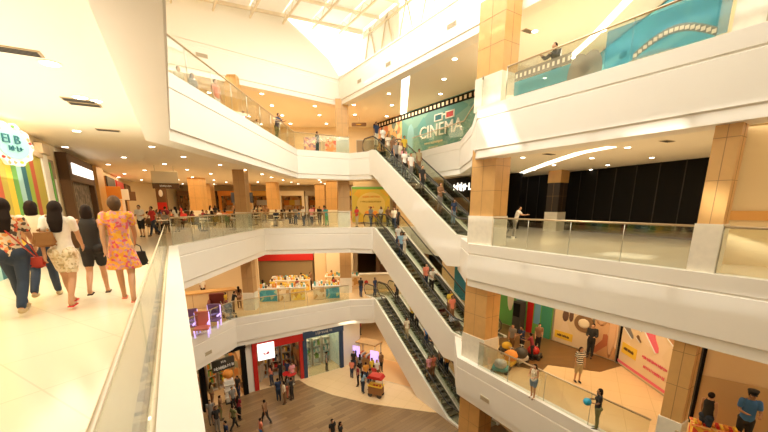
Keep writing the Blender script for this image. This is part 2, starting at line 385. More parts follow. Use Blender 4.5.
# near left parapet: stone strip inside the glass
lo = offset(HOLES[2], -.35)
railing([lo[0], lo[2]], .04, 'long glass railing beside the walkway of the strolling women', h=.80, step=2.4, m=mat('cream_rail', (.8, .7, .5), .3), rr=.012, posts=False)
railing(hp(2, [2, 3, 4]), .04, 'glass railing in front of the food court on the middle floor')
_q = hp(2, [9, 10, 11]); _d = (Vector(_q[1])-Vector(_q[0])).normalized(); _a = Vector(_q[0]); _c = Vector(rcol); _s = (_c-_a).dot(_d)
railing([tuple(_a+_d*1.06), tuple(_a+_d*(_s-.27))], .04, 'glass railing before the black shuttered frontage', step=1.6)
railing([tuple(_a+_d*(_s+.27)), _q[2]], .04, 'glass railing right of the right column on the middle floor')
railing(hp(3, [1, 2, 3, 4]), 5.04, 'glass railing of the upper left gallery under the white wall')
railing(hp(3, [6, 7, 8, 9]), 5.04, 'glass railing round the recessed bay below the cinema wall', gm=M_GLASSC, posts=False)
_q = hp(3, [9, 10, 11]); _d = (Vector(_q[1])-Vector(_q[0])).normalized(); _a = Vector(_q[0]); _c = Vector(rcol); _s = (_c-_a).dot(_d)
railing([tuple(_a+_d*1.06), tuple(_a+_d*(_s-.27))], 5.04, 'glass railing of the upper right gallery with the leaning man', step=1.9)
railing([tuple(_a+_d*(_s+.27)), _q[2]], 5.04, 'glass railing at the far right of the top floor beside the blue mural')
railing(hp(1, [1, 2, 3, 4]), -4.96, 'glass railing round the lower gallery with market stalls')
_q = hp(1, [9, 10, 11]); _d = (Vector(_q[1])-Vector(_q[0])).normalized(); _a = Vector(_q[0]); _c = Vector(rcol); _s = (_c-_a).dot(_d)
railing([tuple(_a+_d*1.06), tuple(_a+_d*(_s-.27))], -4.96, 'glass railing of the lower right gallery by the woman with blue ball', step=1.7)
railing([tuple(_a+_d*(_s+.27)), _q[2]], -4.96, 'glass railing at the lower right corner by the sales stall')
a_, b_, c_ = offset(HOLES[2], -.74), offset(HOLES[2], -.46), offset(HOLES[2], -.37)
mb = MB(); mb.prism([a_[0], a_[2], b_[2], b_[0]], .0, .012); struct(mb.build('trim_5', mat('beige_strip', (.62, .46, .26), .3, noise=.08, nscale=6)))
mb = MB(); mb.prism([b_[0], b_[2], c_[2], c_[0]], .0, .014); struct(mb.build('trim_13', cellmat('mottled_reflection', [(.14, .10, .07), (.30, .20, .12), (.08, .07, .06), (.45, .32, .2), (.2, .12, .1)], 9, .3)))  # reflections in the railing glass, painted as a mottled strip at its foot

def decalmat(name, col, al):
    m = bpy.data.materials.new(name); m.use_nodes = True; nt = m.node_tree; b = nt.nodes['Principled BSDF']; b.inputs['Base Color'].default_value = (*col, 1); b.inputs['Alpha'].default_value = al; b.inputs['Roughness'].default_value = .4; return m
def glass_decals():
    q = hp(3, [9, 10]); a = Vector(q[0]); d = (Vector(q[1])-a).normalized()
    def st(x, y=80):
        r = ray(x, y); k = r[0]/r[1]; return (k*a.y-a.x)/(d.x-k*d.y)
    root = thing('glass_decal', 'printed film strip and teal graphics on the upper right glass railing', 'decal', (a.x, a.y, 5.04), math.atan2(d.y, d.x))
    dk = decalmat('decal_grey', (.30, .27, .18), .6); dt = decalmat('decal_teal', (.12, .36, .34), .6); dw = decalmat('decal_cream', (.8, .72, .5), .8); db = decalmat('decal_blue', (.05, .33, .42), .45)
    s0, s1, s2, s3 = st(514, 95), st(570, 80), st(603, 75), st(728, 30); y = -.02
    MB().box(s0, s1, y-.004, y, .5, .78).build('film_strip', dk, root); mb = MB(); n = 12
    for k in range(n): mb.box(s0+(s1-s0)*(k+.25)/n, s0+(s1-s0)*(k+.7)/n, y-.008, y-.005, .58, .70)
    mb.build('perforations', dw, root); MB().box(s0, s1, y-.004, y, .06, .48).build('teal_field', dt, root)
    for f in (.25, .62): MB().vprism([(s1+(s2-s1)*f+.32*math.cos(t), .1+max(-.05, .55*math.sin(t))) for t in [2*PI*k/24 for k in range(24)]], y-.006, y).build('reel_print', dk, root)
    MB().box(s2, s3, y-.004, y, .06, .95).build('blue_field', db, root)
    fs = MB(); pf = MB(); pts = [(s2+(s3-s2)*(.28+.65*i/16), .12+.33*math.sin(i/16*PI)) for i in range(17)]
    for (x0, z0), (x1, z1) in zip(pts, pts[1:]):
        fs.quad([(x0, y-.006, z0-.07), (x1, y-.006, z1-.07), (x1, y-.006, z1+.1), (x0, y-.006, z0+.1)]); xm, zm = (x0+x1)/2, (z0+z1)/2; pf.box(xm-.04, xm+.04, y-.012, y-.008, zm-.03, zm+.05)
    fs.build('film_strip', dk, root); pf.build('perforations', dw, root)
    MB().ball((s2+.45, y-.005, .28), 1, .1, .01, .1).build('bubble_print', db, root)
glass_decals()
# ------------------------------------------------------------------ escalators
STEPM = None
def escalator(z, lane, label):
    global STEPM
    y0 = lane*1.10
    r = thing('escalator', label, 'escalator', (ESC_S.x+NX*y0, ESC_S.y+NY*y0, z), math.atan2(UY, UX), 'escalators crossing the atrium'); r.scale = (1, .73, 1)
    k = 5/RUN
    prof = [(-1.5, .02), (-.1, .1), (.25, .03), (RUN+.15, -4.83), (RUN+1.9, -4.9), (RUN+1.9, -6.25), (RUN-.4, -6.45), (.0, -1.5), (-1.0, -1.45), (-1.5, -1.0)]
    t = MB(); t.vprism(prof, 0, .22); t.vprism(prof, 1.28, 1.5)
    low = [(-1.5, -.35), (0, -.35), (RUN, -5.35), (RUN+1.9, -5.35), (RUN+1.9, -6.25), (RUN-.4, -6.45), (.0, -1.5), (-1.0, -1.45), (-1.5, -1.0)]
    t.vprism(low, .21, 1.29); t.build('truss_cladding', M_FASC, r)
    sk = MB()
    sp_ = [(-1.45, .03), (-.1, .12), (.3, .0), (RUN+.1, -4.8), (RUN+1.8, -4.87), (RUN+1.8, -5.3), (RUN, -5.3), (0, -.3), (-1.45, -.3)]
    sk.vprism(sp_, .2, .235); sk.vprism(sp_, 1.265, 1.3); sk.build('inner_skirt', M_OLIVE, r)
    if STEPM is None:
        s = MB(); s.box(0, .40, .24, 1.26, -.04, 0); s.mi = 1; s.box(0, .02, .24, 1.26, -.26, -.04); s.mi = 0
        for q in range(12): s.box(.01, .39, .27+q*.083, .30+q*.083, 0, .012)
        STEPM = s.mesh('step', [M_STEP, M_STEPD])
    n = 25
    for i in range(n):
        x = i*RUN/n; obj('step', STEPM, r, (x-.02, 0, -x*k-.04))
    for yy, nm in ((.11, 0), (1.39, 1)):
        b = MB(); gp = [(-1.3, .05), (0, .1), (RUN, -4.85), (RUN+1.3, -4.9), (RUN+1.45, -4.5), (RUN+1.3, -4.12), (RUN, -4.05), (0, .9), (-1.3, .9), (-1.45, .5)]
        b.vprism(gp, yy-.008, yy+.008); g = b.build('balustrade', M_GLASSC, r)
        h = MB(); path = [(-1.35, .1), (-1.55, .35), (-1.5, .75), (-1.3, .93), (-.1, .93), (.4, .72), (RUN-.3, -3.85), (RUN+.2, -4.05), (RUN+1.3, -4.08), (RUN+1.55, -4.3), (RUN+1.55, -4.6), (RUN+1.35, -4.85)]
        h.tube([(x, yy, zz) for x, zz in path], .045, 8); h.build('handrail', M_DARK, g)
    for x, zz in ((-1.5, .02), (RUN, -4.97)):
        MB().box(x, x+1.5 if x < 0 else x+1.8, .24, 1.26, zz-.03, zz).build('landing_plate', M_STEEL, r)
    return r
nm = {5: 'topmost flight from the cinema floor', 0: 'middle flight below the food court', -5: 'lowest flight down to the ground floor'}
for z in (5, 0, -5):
    for l in (0, 1):
        escalator(z, l, ('near' if l == 0 else 'far')+' lane of the '+nm[z])
def escpos(z, lane, t, side=0.):     # standing place on a lane, t 0..1 along the slope
    i = round(t*25); x = i*RUN/25+.18; y = lane*1.10+.55+side*.6
    return Vector((ESC_S.x+UX*x+NX*y, ESC_S.y+UY*x+NY*y, z-(i*RUN/25)*5/RUN-.028))
ESCR = math.atan2(UY, UX)-PI/2

# ------------------------------------------------------------------ people
def remesh(mb, vox, name, smooth=4, cuts=None, dec=None):
    me = bpy.data.meshes.new('tmp'); bmesh.ops.recalc_face_normals(mb.bm, faces=mb.bm.faces[:]); mb.bm.to_mesh(me); mb.bm.free()
    o = bpy.data.objects.new('tmp', me); COL.objects.link(o)
    m = o.modifiers.new('r', 'REMESH'); m.mode = 'VOXEL'; m.voxel_size = vox
    s = o.modifiers.new('s', 'SMOOTH'); s.iterations = smooth; s.factor = .5
    if dec: d = o.modifiers.new('d', 'DECIMATE'); d.ratio = dec
    dg = bpy.context.evaluated_depsgraph_get(); ev = o.evaluated_get(dg); out = bpy.data.meshes.new_from_object(ev); out.name = name
    bpy.data.objects.remove(o); bpy.data.meshes.remove(me)
    if cuts:
        bm = bmesh.new(); bm.from_mesh(out)
        for co, no in cuts: bmesh.ops.bisect_plane(bm, geom=bm.verts[:]+bm.edges[:]+bm.faces[:], plane_co=co, plane_no=no, clear_outer=True)
        bm.to_mesh(out); bm.free()
    for p in out.polygons: p.use_smooth = True
    return out
def capsule(mb, pts, n=12):
    """pts: [(pos, r)] or [(pos, rx, ry)] -> overlapping tapered segments with round ends"""
    for q in pts:
        p = Vector(q[0]); rx = q[1]; ry = q[2] if len(q) > 2 else rx
        mb.ball(p, 1, rx, ry, min(rx, ry), 2)
    for a, b in zip(pts, pts[1:]):
        pa, pb = Vector(a[0]), Vector(b[0]); d = pb-pa
        if d.length < 1e-4: continue
        ell = len(a) > 2 or len(b) > 2
        rings = []
        for q, p in ((a, pa), (b, pb)):
            rx = q[1]; ry = q[2] if len(q) > 2 else rx
            if ell: rings.append([mb.bm.verts.new(p+Vector((rx*math.cos(2*PI*k/n), ry*math.sin(2*PI*k/n), 0))) for k in range(n)])
            else:
                qt = d.normalized().to_track_quat('Z', 'Y'); rings.append([mb.bm.verts.new(p+qt @ Vector((rx*math.cos(2*PI*k/n), rx*math.sin(2*PI*k/n), 0))) for k in range(n)])
        for k in range(n): mb.bm.faces.new([rings[0][k], rings[0][(k+1)%n], rings[1][(k+1)%n], rings[1][k]])
        mb.bm.faces.new(rings[0][::-1]); mb.bm.faces.new(rings[1])
POSES = {   # thigh angle forward, knee bend ; arm pitch forward, outward, elbow  (degrees); l = left (-x), faces +y
 'stand': dict(lt=2, lk=2, rt=-3, rk=2, la=(5, 9, 15), ra=(0, 9, 12)),
 'walk': dict(lt=22, lk=6, rt=-16, rk=22, la=(-22, 8, 12), ra=(22, 8, 25)),
 'walk2': dict(lt=-14, lk=30, rt=18, rk=4, la=(18, 8, 20), ra=(-20, 9, 10)),
 'lean': dict(lt=-6, lk=2, rt=2, rk=4, la=(45, 12, 50), ra=(50, 12, 45), lean=14),
 'hold': dict(lt=1, lk=2, rt=-4, rk=2, la=(12, 12, 80), ra=(10, 10, 88)),
 'sit': dict(lt=86, lk=84, rt=82, rk=80, la=(30, 10, 60), ra=(35, 10, 55), sit=.46),
 'reach': dict(lt=4, lk=2, rt=-6, rk=6, la=(62, 6, 20), ra=(20, 8, 50), lean=8),
}
def joints(pose):
    p = POSES[pose]; hz = .92 if 'sit' not in p else p['sit']+.09
    R = math.radians; ln = R(p.get('lean', 0)); J = {}
    def up(h, x=0, y=0): return Vector((x, math.sin(ln)*h+y*math.cos(ln), hz+math.cos(ln)*h-y*math.sin(ln)))
    J['up'] = up; low = 9
    for s, t, k in ((-1, p['lt'], p['lk']), (1, p['rt'], p['rk'])):
        hip = Vector((s*.088, 0, hz-.03)); a = R(t); kn = hip+Vector((0, math.sin(a), -math.cos(a)))*.42; b = R(t-k); an = kn+Vector((0, math.sin(b), -math.cos(b)))*.405
        J[('hip', s)] = hip; J[('knee', s)] = kn; J[('ank', s)] = an; low = min(low, an.z)
    dz = low-.075
    J['dz'] = -dz
    for s, (pt, ab, el) in ((-1, p['la']), (1, p['ra'])):
        sh = up(.50, s*.165); a, o_ = R(pt)+ln*0, R(ab)
        e = sh+Vector((s*math.sin(o_), math.sin(a)*math.cos(o_), -math.cos(a)*math.cos(o_)))*.285
        a2 = a+R(el); w = e+Vector((-s*math.sin(R(el)*.25), math.sin(a2), -math.cos(a2))).normalized()*.25
        J[('sh', s)] = sh; J[('el', s)] = e; J[('wr', s)] = w; J[('hd', s)] = (w-e).normalized()
    return J
def sh_(v, dz): return v+Vector((0, 0, dz))
PC = {}
def pmesh(pose, fem, outfit, hair, hi):
    """cached meshes of a figure: body, hair, top, bottom, shoes (+ eyes when hi)"""
    key = (pose, fem, outfit, hair, hi)
    if key in PC: return PC[key]
    J = joints(pose); up = J['up']; vox = .0085 if hi == 2 else (.013 if hi == 1 else .026); D = {}
    dz = J['dz'] if 'sit' not in POSES[pose] else 0
    w = .92 if fem else 1.0; hipw = 1.08 if fem else .95
    def legs(mb, infl, k0, k1, flare=0):     # k in 0..2 (hip..knee..ankle)
        for s in (-1, 1):
            h, k, a = J[('hip', s)], J[('knee', s)], J[('ank', s)]
            def L(t):
                p = h.lerp(k, t) if t <= 1 else k.lerp(a, t-1)
                rs = [(0, .088*hipw), (.5, .074), (1, .052), (1.3, .052), (1.65, .041), (2, .036)]
                for (t0, r0), (t1, r1) in zip(rs, rs[1:]):
                    if t <= t1: r = r0+(r1-r0)*(t-t0)/(t1-t0); break
                else: r = rs[-1][1]
                off = Vector((0, -.012 if 1 < t < 1.8 else 0, 0))
                return (p+off, r+infl+flare*max(0, t-.5))
            ts = [k0+(k1-k0)*i/6 for i in range(7)]; capsule(mb, [L(t) for t in ts])
    def torso(mb, infl, z0=-.06, z1=.53):
        prof = [(-.08, .135*hipw, .105), (0, .148*hipw, .108), (.12, .125 if fem else .14, .095), (.22, .118 if fem else .142, .092), (.36, .145*w, .105), (.46, .15*w, .095), (.53, .10, .07)]
        pts = [(up(h), rx+infl, ry+infl) for h, rx, ry in prof if z0 <= h <= z1]; capsule(mb, pts, 18)
        if fem and z1 > .36:
            for s in (-1, 1): mb.ball(up(.36, s*.065, .075), .055+infl)
        if z0 < 0 and not infl:
            for s in (-1, 1): mb.ball(J[('hip', s)]+Vector((0, -.015, .02)), .082*hipw)
    def arms(mb, infl, k1, k0=0):
        for s in (-1, 1):
            a, e, wv = J[('sh', s)], J[('el', s)], J[('wr', s)]; sc = .88 if fem else 1
            def A(t):
                p = a.lerp(e, t) if t <= 1 else e.lerp(wv, t-1)
                r = [.056, .046, .040, .038, .026][0] + (0)
                rr = [(0, .056), (.5, .047), (1, .038), (1.3, .039), (2, .025)]
                for (t0, r0), (t1, r1) in zip(rr, rr[1:]):
                    if t <= t1: r = r0+(r1-r0)*(t-t0)/(t1-t0); break
                return (p, r*sc+infl)
            capsule(mb, [A(k0+(k1-k0)*i/5) for i in range(6)])
    # ---- body
    mb = MB(); torso(mb, 0); legs(mb, 0, 0, 2); arms(mb, 0, 2)
    neck = up(.52); hd = up(.685, 0, .02)
    capsule(mb, [(neck, .055), (up(.62, 0, .01), .047)])
    mb.ball(hd, 1, .077, .096, .112, 3); mb.ball(hd+Vector((0, .03, -.055)), 1, .052, .062, .06, 2)
    mb.ball(hd+Vector((0, .103, -.015)), 1, .013, .018, .024, 2)
    for s in (-1, 1): mb.ball(hd+Vector((s*.079, -.005, -.01)), 1, .012, .02, .03, 2)
    if hi: mb.ball(hd+Vector((0, .088, -.058)), 1, .024, .012, .010, 2)
    for s in (-1, 1):
        k, a = J[('knee', s)], J[('ank', s)]; 
        capsule(mb, [(a, .037), (a+Vector((0, -.02, -.045)), .032)]); capsule(mb, [(a+Vector((0, -.01, -.04)), .036), (a+Vector((0, .08, -.052)), .034), (a+Vector((0, .145, -.06)), .024)])
        wv, d = J[('wr', s)], J[('hd', s)]
        side = Vector((0, 1, 0)) if abs(d.y) < .8 else Vector((-s, 0, 0)); side = (side-d*side.dot(d)).normalized(); nrm = d.cross(side)
        palm = wv+d*.045
        if hi:
            capsule(mb, [(wv, .024), (wv+d*.03+side*.012, .024), (wv+d*.07+side*.02, .018)]); capsule(mb, [(wv, .024), (wv+d*.07-side*.018, .018)])
            curl = nrm*(-s if abs(d.y) < .8 else 1)
            for fi, (o_, L) in enumerate(((.030, .066), (.011, .076), (-.009, .071), (-.029, .055))):
                b0 = wv+d*.075+side*o_; b1 = b0+d*L*.55+side*o_*.12; b2 = b1+(d*.8+curl*.55)*L*.5
                capsule(mb, [(b0, .0095), (b1, .0088), (b2, .0078)], 8)
            t0 = wv+d*.025+side*.026; t1 = t0+(d*.6+side*.8).normalized()*.035; capsule(mb, [(t0, .013), (t1, .011), (t1+d*.032, .009)], 8)
        else:
            capsule(mb, [(wv, .024), (palm, .03), (wv+d*.13, .02)])
            capsule(mb, [(wv+d*.03+side*.02, .014), (wv+d*.07+side*.05, .012)])
    D['body'] = remesh(mb, vox, 'person_body', 3 if hi else 2, dec=.5 if hi else None)
    # ---- hair
    mb = MB()
    mb.ball(hd+Vector((0, -.016, .022)), 1, .088, .098, .105, 3)
    if hair == 'long':
        mb.ball(hd+Vector((0, -.03, .0)), 1, .098, .095, .115, 3)
        capsule(mb, [(hd+Vector((0, -.06, -.03)), .09, .055), (up(.50, 0, -.095), .105, .045), (up(.34, 0, -.11), .075, .03)], 16)
    elif hair == 'bob':
        capsule(mb, [(hd+Vector((0, -.045, .0)), .095, .075), (hd+Vector((0, -.055, -.10)), .09, .06)], 16)
    elif hair == 'crop':
        mb.ball(hd+Vector((0, -.04, .0)), 1, .094, .092, .10, 3); mb.ball(hd+Vector((0, -.045, -.06)), 1, .075, .06, .06, 2)
    elif hair == 'bun':
        mb.ball(hd+Vector((0, -.11, .04)), .045); 
    cut = []
    D['hair'] = None
    if hair != 'bald':
        hm = remesh(mb, max(vox, .012), 'hair', 2)
        bm = bmesh.new(); bm.from_mesh(hm)      # open the face
        kill = [v for v in bm.verts if v.co.y > hd.y+.045 and v.co.z < hd.z+.055]
        bmesh.ops.delete(bm, geom=kill, context='VERTS'); bm.to_mesh(hm); bm.free(); D['hair'] = hm
    # ---- clothes
    top, sl, bot, shoe = outfit
    mb = MB(); inf = .014
    if top == 'dress':
        torso(mb, inf+.004, -.1); hem = .60 if fem else .6
        n = 28; rings = []
        for t in range(5):
            f = t/4; z = .16-f*.50; rx = .13+.115*f; ry = .11+.085*f; rings.append([mb.bm.verts.new(up(z)+Vector(((rx+.009*f*math.sin(k*7/n*2*PI))*math.cos(2*PI*k/n), (ry+.009*f*math.sin(k*7/n*2*PI))*math.sin(2*PI*k/n), 0))) for k in range(n)])
        for a, b in zip(rings, rings[1:]):
            for k in range(n): mb.bm.faces.new([a[k], a[(k+1)%n], b[(k+1)%n], b[k]])
        mb.bm.faces.new(rings[0][::-1]); mb.bm.faces.new(rings[-1])
    else: torso(mb, inf, -.06)
    if sl: arms(mb, inf+.004, sl, 0)
    cuts = [(up(.565), Vector((0, 0, 1)))]
    if top != 'dress' and 'sit' not in POSES[pose]: cuts.append((up(-.075), Vector((0, 0, -1))))
    D['top'] = remesh(mb, max(vox, .011), 'shirt', 2, cuts)
    D['bottom'] = None
    if bot != 'none':
        mb = MB(); capsule(mb, [(up(-.07), .14*hipw+.008, .112), (up(.05), .138*hipw+.008, .108)], 18)
        for s in (-1, 1): mb.ball(J[('hip', s)]+Vector((0, -.045, .02)), .098*hipw)
        if bot == 'pants': legs(mb, .012, 0, 1.93, .006)
        elif bot == 'shorts': legs(mb, .018, 0, .62, .02)
        elif bot == 'knee': legs(mb, .02, 0, 1.0, .01)
        elif bot == 'skirt': capsule(mb, [(up(-.05), .16, .13), (up(-.42), .17, .14)], 18)
        D['bottom'] = remesh(mb, max(vox, .012), 'trousers', 2)
    mb = MB()
    for s in (-1, 1):
        a = J[('ank', s)]
        if shoe == 'shoe': capsule(mb, [(a+Vector((0, -.03, -.045)), .04), (a+Vector((0, .07, -.052)), .044), (a+Vector((0, .15, -.058)), .032)]); 
        else: mb.rbox(a.x-.042, a.x+.042, a.y-.06, a.y+.18, a.z-.088, a.z-.068, .008); mb.tube([a+Vector((-.04, .06, -.07)), a+Vector((0, .08, -.015)), a+Vector((.04, .06, -.07))], .006, 6)
    if shoe == 'shoe': D['shoe'] = remesh(mb, max(vox, .012), 'shoe', 2)
    else: D['shoe'] = mb.mesh('sandal', HAIRB)
    if hi:
        mb = MB()
        for s in (-1, 1):
            mb.mi = 0; mb.ball(hd+Vector((s*.031, .086, .008)), 1, .013, .008, .007); mb.mi = 1; mb.ball(hd+Vector((s*.031, .092, .008)), .006)
        D['eyes'] = mb.mesh('eyes', [EYEW, HAIRB])
    if 'sit' not in POSES[pose]: dz = .002-min(min(v.co.z for v in D[k].vertices) for k in ('shoe', 'body'))
    for k in D:
        if D[k] is not None:
            D[k].transform(Matrix.Translation((0, 0, dz)))
            if not D[k].materials: D[k].materials.append(SKIN)
    D['up'] = lambda h, x=0, y=0: up(h, x, y)+Vector((0, 0, dz)); D['J'] = J; D['dz'] = dz
    PC[key] = D; return D
CL = {}
def cl(name):
    pal = dict(white=(.85, .82, .74), cream=(.80, .70, .52), black=(.02, .018, .016), grey=(.25, .23, .2), navy=(.02, .04, .10), blue=(.05, .18, .45), lblue=(.30, .50, .65), red=(.60, .04, .03), coral=(.80, .25, .15),
               pink=(.80, .35, .38), yellow=(.85, .60, .06), orange=(.80, .35, .05), green=(.06, .35, .10), teal=(.05, .38, .38), brown=(.25, .13, .06), khaki=(.45, .36, .2), jean=(.022, .04, .075), ljean=(.20, .28, .36), purple=(.25, .08, .35), olive=(.2, .2, .08), maroon=(.25, .02, .03))
    return mat('cloth_'+name, pal[name], .8, noise=.1, nscale=20)
NP = [0]
def person(pos, rz, label, top='white', bot='jean', pose='stand', fem=False, hair='short', hairm=None, H=1.6, out=None, hi=0, group=None, topm=None, botm=None, skin=None, shoem=None):
    if out is None: out = ('tee', .55, 'pants', 'shoe')
    if hair in ('short',) and fem: hair = 'long'
    D = pmesh(pose, fem, out, hair, hi); s = H/1.70
    NP[0] += 1
    r = thing('person', label, 'person', pos, rz, group); r.scale = (s, s, s)
    def ch(nm, me, m):
        if me is None: return
        o = obj(nm, me, r)
        if m is not None:
            o.material_slots[0].link = 'OBJECT'; o.material_slots[0].material = m
    sk = skin or random.choice([SKIN, SKIN, SKIN2])
    ch('body', D['body'], sk); ch('hair', D['hair'], hairm or HAIRB)
    ch('dress' if out[0] == 'dress' else 'shirt', D['top'], topm or cl(top))
    ch({'pants': 'trousers', 'shorts': 'shorts', 'knee': 'shorts', 'skirt': 'skirt', 'none': 'x'}[out[2]], D['bottom'], botm or cl(bot))
    ch('shoes', D['shoe'], shoem or cl('black'))
    if hi: ch('eyes', D['eyes'], None)
    r['_d'] = 0
    return r, D, s
TEE = ('tee', .55, 'pants', 'shoe'); TANK = ('tee', 0, 'shorts', 'sandal'); TS = ('tee', .55, 'shorts', 'shoe'); TK = ('tee', .55, 'knee', 'shoe'); LONG = ('tee', 1.9, 'pants', 'shoe'); DRS = ('dress', .3, 'none', 'sandal'); SK = ('tee', .4, 'skirt', 'sandal')
def W(r, v):      # local point of a figure to world
    s = r.scale[0]; c, n = math.cos(r.rotation_euler.z), math.sin(r.rotation_euler.z); v = Vector(v)*s
    return Vector((r.location.x+v.x*c-v.y*n, r.location.y+v.x*n+v.y*c, r.location.z+v.z))

# --- the five women strolling away on the middle floor
flo = cellmat('cloth_floral_cream', [(.80, .68, .50), (.75, .62, .45), (.65, .12, .06), (.10, .07, .05), (.80, .66, .48), (.78, .38, .12)], 26)
odr = cellmat('cloth_floral_orange', [(.85, .36, .03), (.90, .48, .05), (.75, .10, .16), (.80, .30, .30), (.62, .30, .35), (.88, .40, .04)], 27)
spr = cellmat('cloth_cream_print', [(.80, .72, .55), (.84, .76, .60), (.70, .58, .36), (.50, .42, .25), (.82, .74, .58)], 30)
HD = math.atan2(.495, .869)
def bag(name, label, W_, H_, T_, p, rz, m, strap, rs=.012, cat='bag'):
    r = thing(name, label, cat, p, rz)
    mb = MB(); mb.vprism([(-W_/2, .03), (-W_/2+.04, 0), (W_/2-.04, 0), (W_/2, .03), (W_/2-.05, H_), (-W_/2+.05, H_)], -T_/2, T_/2); bmesh.ops.bevel(mb.bm, geom=mb.bm.edges[:], offset=.035, segments=3, affect='EDGES'); mb.build('bag_body', m, r)
    MB().vprism([(-W_/2+.04, H_*.55), (W_/2-.04, H_*.55), (W_/2-.05, H_+.008), (-W_/2+.05, H_+.008)], -T_/2-.008, T_/2+.008).build('flap', m, r)
    if strap:
        c, n = math.cos(-rz), math.sin(-rz); L = []
        for q in strap: q = Vector(q)-Vector(p); L.append((q.x*c-q.y*n, q.x*n+q.y*c, q.z))
        MB().tube(L, rs, 6).build('strap', m, r)
    return r
w1, D1, s1 = person(at(26, 312, 0), HD-.05, 'woman in floral cream top and dark jeans with red crossbody bag', pose='walk', fem=True, hair='long', H=1.66, hi=2, topm=flo, bot='jean', skin=SKIN, shoem=cl('khaki'))
w2, D2, s2 = person(at(50, 298, 0), HD, 'dark-haired woman in pale top and jeans between the floral top and the white tee', pose='walk2', fem=True, hair='bob', H=1.62, hi=2, top='cream', bot='jean', skin=SKIN, shoem=cl('khaki'))
w3, D3, s3 = person(at(74, 305, 0), HD-.1, 'woman in white tee and cream printed shorts carrying a tan shoulder bag', pose='walk', fem=True, hair='long', H=1.63, hi=2, top='white', botm=spr, skin=SKIN, out=TANK[:1]+(.5,)+('shorts', 'sandal'), shoem=cl('red'))
w4, D4, s4 = person(at(101, 295, 0), HD, 'woman in black sleeveless top and black shorts beside the orange dress', pose='walk2', fem=True, hair='bob', H=1.56, hi=2, top='black', bot='black', skin=SKIN, out=TANK, shoem=cl('black'))
w5, D5, s5 = person(at(130, 301, 0), HD+.02, 'woman in short orange and pink floral dress with short brown hair', pose='walk', fem=True, hair='crop', hairm=HAIRC, H=1.71, hi=2, topm=odr, skin=SKIN, out=('dress', .45, 'none', 'sandal'), shoem=cl('coral'))
p = W(w3, (-.15, -.17, 1.0)); bag('shoulder_bag', 'tan leather shoulder bag hanging beside the woman in white tee', .30, .21, .10, p, w3.rotation_euler.z+.5, TAN, [p+Vector((-.08, .0, .24)), W(w3, (-.19, -.09, 1.28)), W(w3, (-.13, 0, 1.47)), W(w3, (-.17, .1, 1.30)), p+Vector((.08, 0, .24))], .014)
hv = D5['J'][('wr', 1)]+D5['J'][('hd', 1)]*.08+Vector((0, 0, D5['dz'])); q = W(w5, hv); p = q+Vector((.02, 0, -.38))
bag('handbag', 'black handbag held by the woman in the orange floral dress', .30, .24, .12, p, w5.rotation_euler.z+.3, cl('black'), [p+Vector((-.07, 0, .23)), p+Vector((-.04, 0, .34)), q+Vector((0, 0, 0)), p+Vector((.06, 0, .34)), p+Vector((.08, 0, .23))], .009)
p = W(w1, (.25, .05, .66)); bag('crossbody_bag', 'small red bag on a brown crossbody strap beside the floral top', .22, .16, .07, p, w1.rotation_euler.z, mat('cloth_red2', (.5, .05, .03), .5), [p+Vector((0, 0, .15)), W(w1, (.19, -.13, 1.0)), W(w1, (.02, -.13, 1.25)), W(w1, (-.12, -.06, 1.44)), W(w1, (-.08, .09, 1.4)), W(w1, (.17, .15, 1.0)), p+Vector((.01, .02, .15))], .010)

def P_(x, yf, z, heading, label, H=None, yh=None, **k):
    v = at(x, yf, z)
    if yh is not None:
        r = ray(x, yh); H = max(1.15, min(1.75, EZ+r[2]*v.y/r[1]-z))
    return person(v, heading, label, H=H or 1.5, **k)
tocam = lambda x: PI-math.atan2(0, 1)
# middle floor, walkway and rail
P_(143, 237, 0, PI+.2, 'man in white tee and dark shorts walking towards us past the women', yh=206, top='white', bot='black', out=TK, pose='hold', hi=1)
P_(155, 236, 0, 2.6, 'person in red tee walking near the food court entrance', H=1.5, top='red', bot='jean', pose='walk')
P_(168, 232, 0, .4, 'person in red and black seen at the food court entrance', H=1.45, top='maroon', bot='black', pose='stand')
P_(178, 232, 0, 1.2, 'woman in white tee by the nearest food court tables', H=1.45, top='white', bot='grey', fem=True)
# escalator landing, middle floor
for i, (x, yf, t, b, kw, lb) in enumerate([
    (357, 227, 'red', 'khaki', dict(pose='hold'), 'person in bright red shirt standing before the yellow poster'),
    (371, 227, 'grey', 'jean', dict(), 'man in grey shirt standing before the yellow poster'),
    (381, 227, 'white', 'black', dict(fem=True), 'woman in white top to the right of the grey-shirted man'),
    (388, 228, 'brown', 'black', dict(), 'person in brown top waiting behind the escalator landing'),
    (394, 229, 'cream', 'jean', dict(pose='walk'), 'person in cream top stepping onto the middle escalator'),
    (327, 226, 'teal', 'green', dict(pose='lean'), 'person in green trousers leaning by the dark wood column'),
    (312, 225, 'pink', 'jean', dict(fem=True), 'woman in pink top at the food court railing'),
    (304, 226, 'white', 'jean', dict(), 'person in white top at the food court railing'),
    (320, 225, 'black', 'black', dict(), 'person all in black at the food court railing'),
    (296, 225, 'grey', 'navy', dict(), 'person in grey near the middle of the food court railing'),
    (268, 223, 'brown', 'khaki', dict(), 'person in brown and khaki at the food court railing'),
    ]):
    P_(x, yf, 0, PI+random.uniform(-.8, .8), lb, H=1.42, top=t, bot=b, **kw)
P_(514, 238, 0, -2.2, 'person in white beside the middle right column behind the glass', H=1.5, top='white', bot='grey', pose='lean')
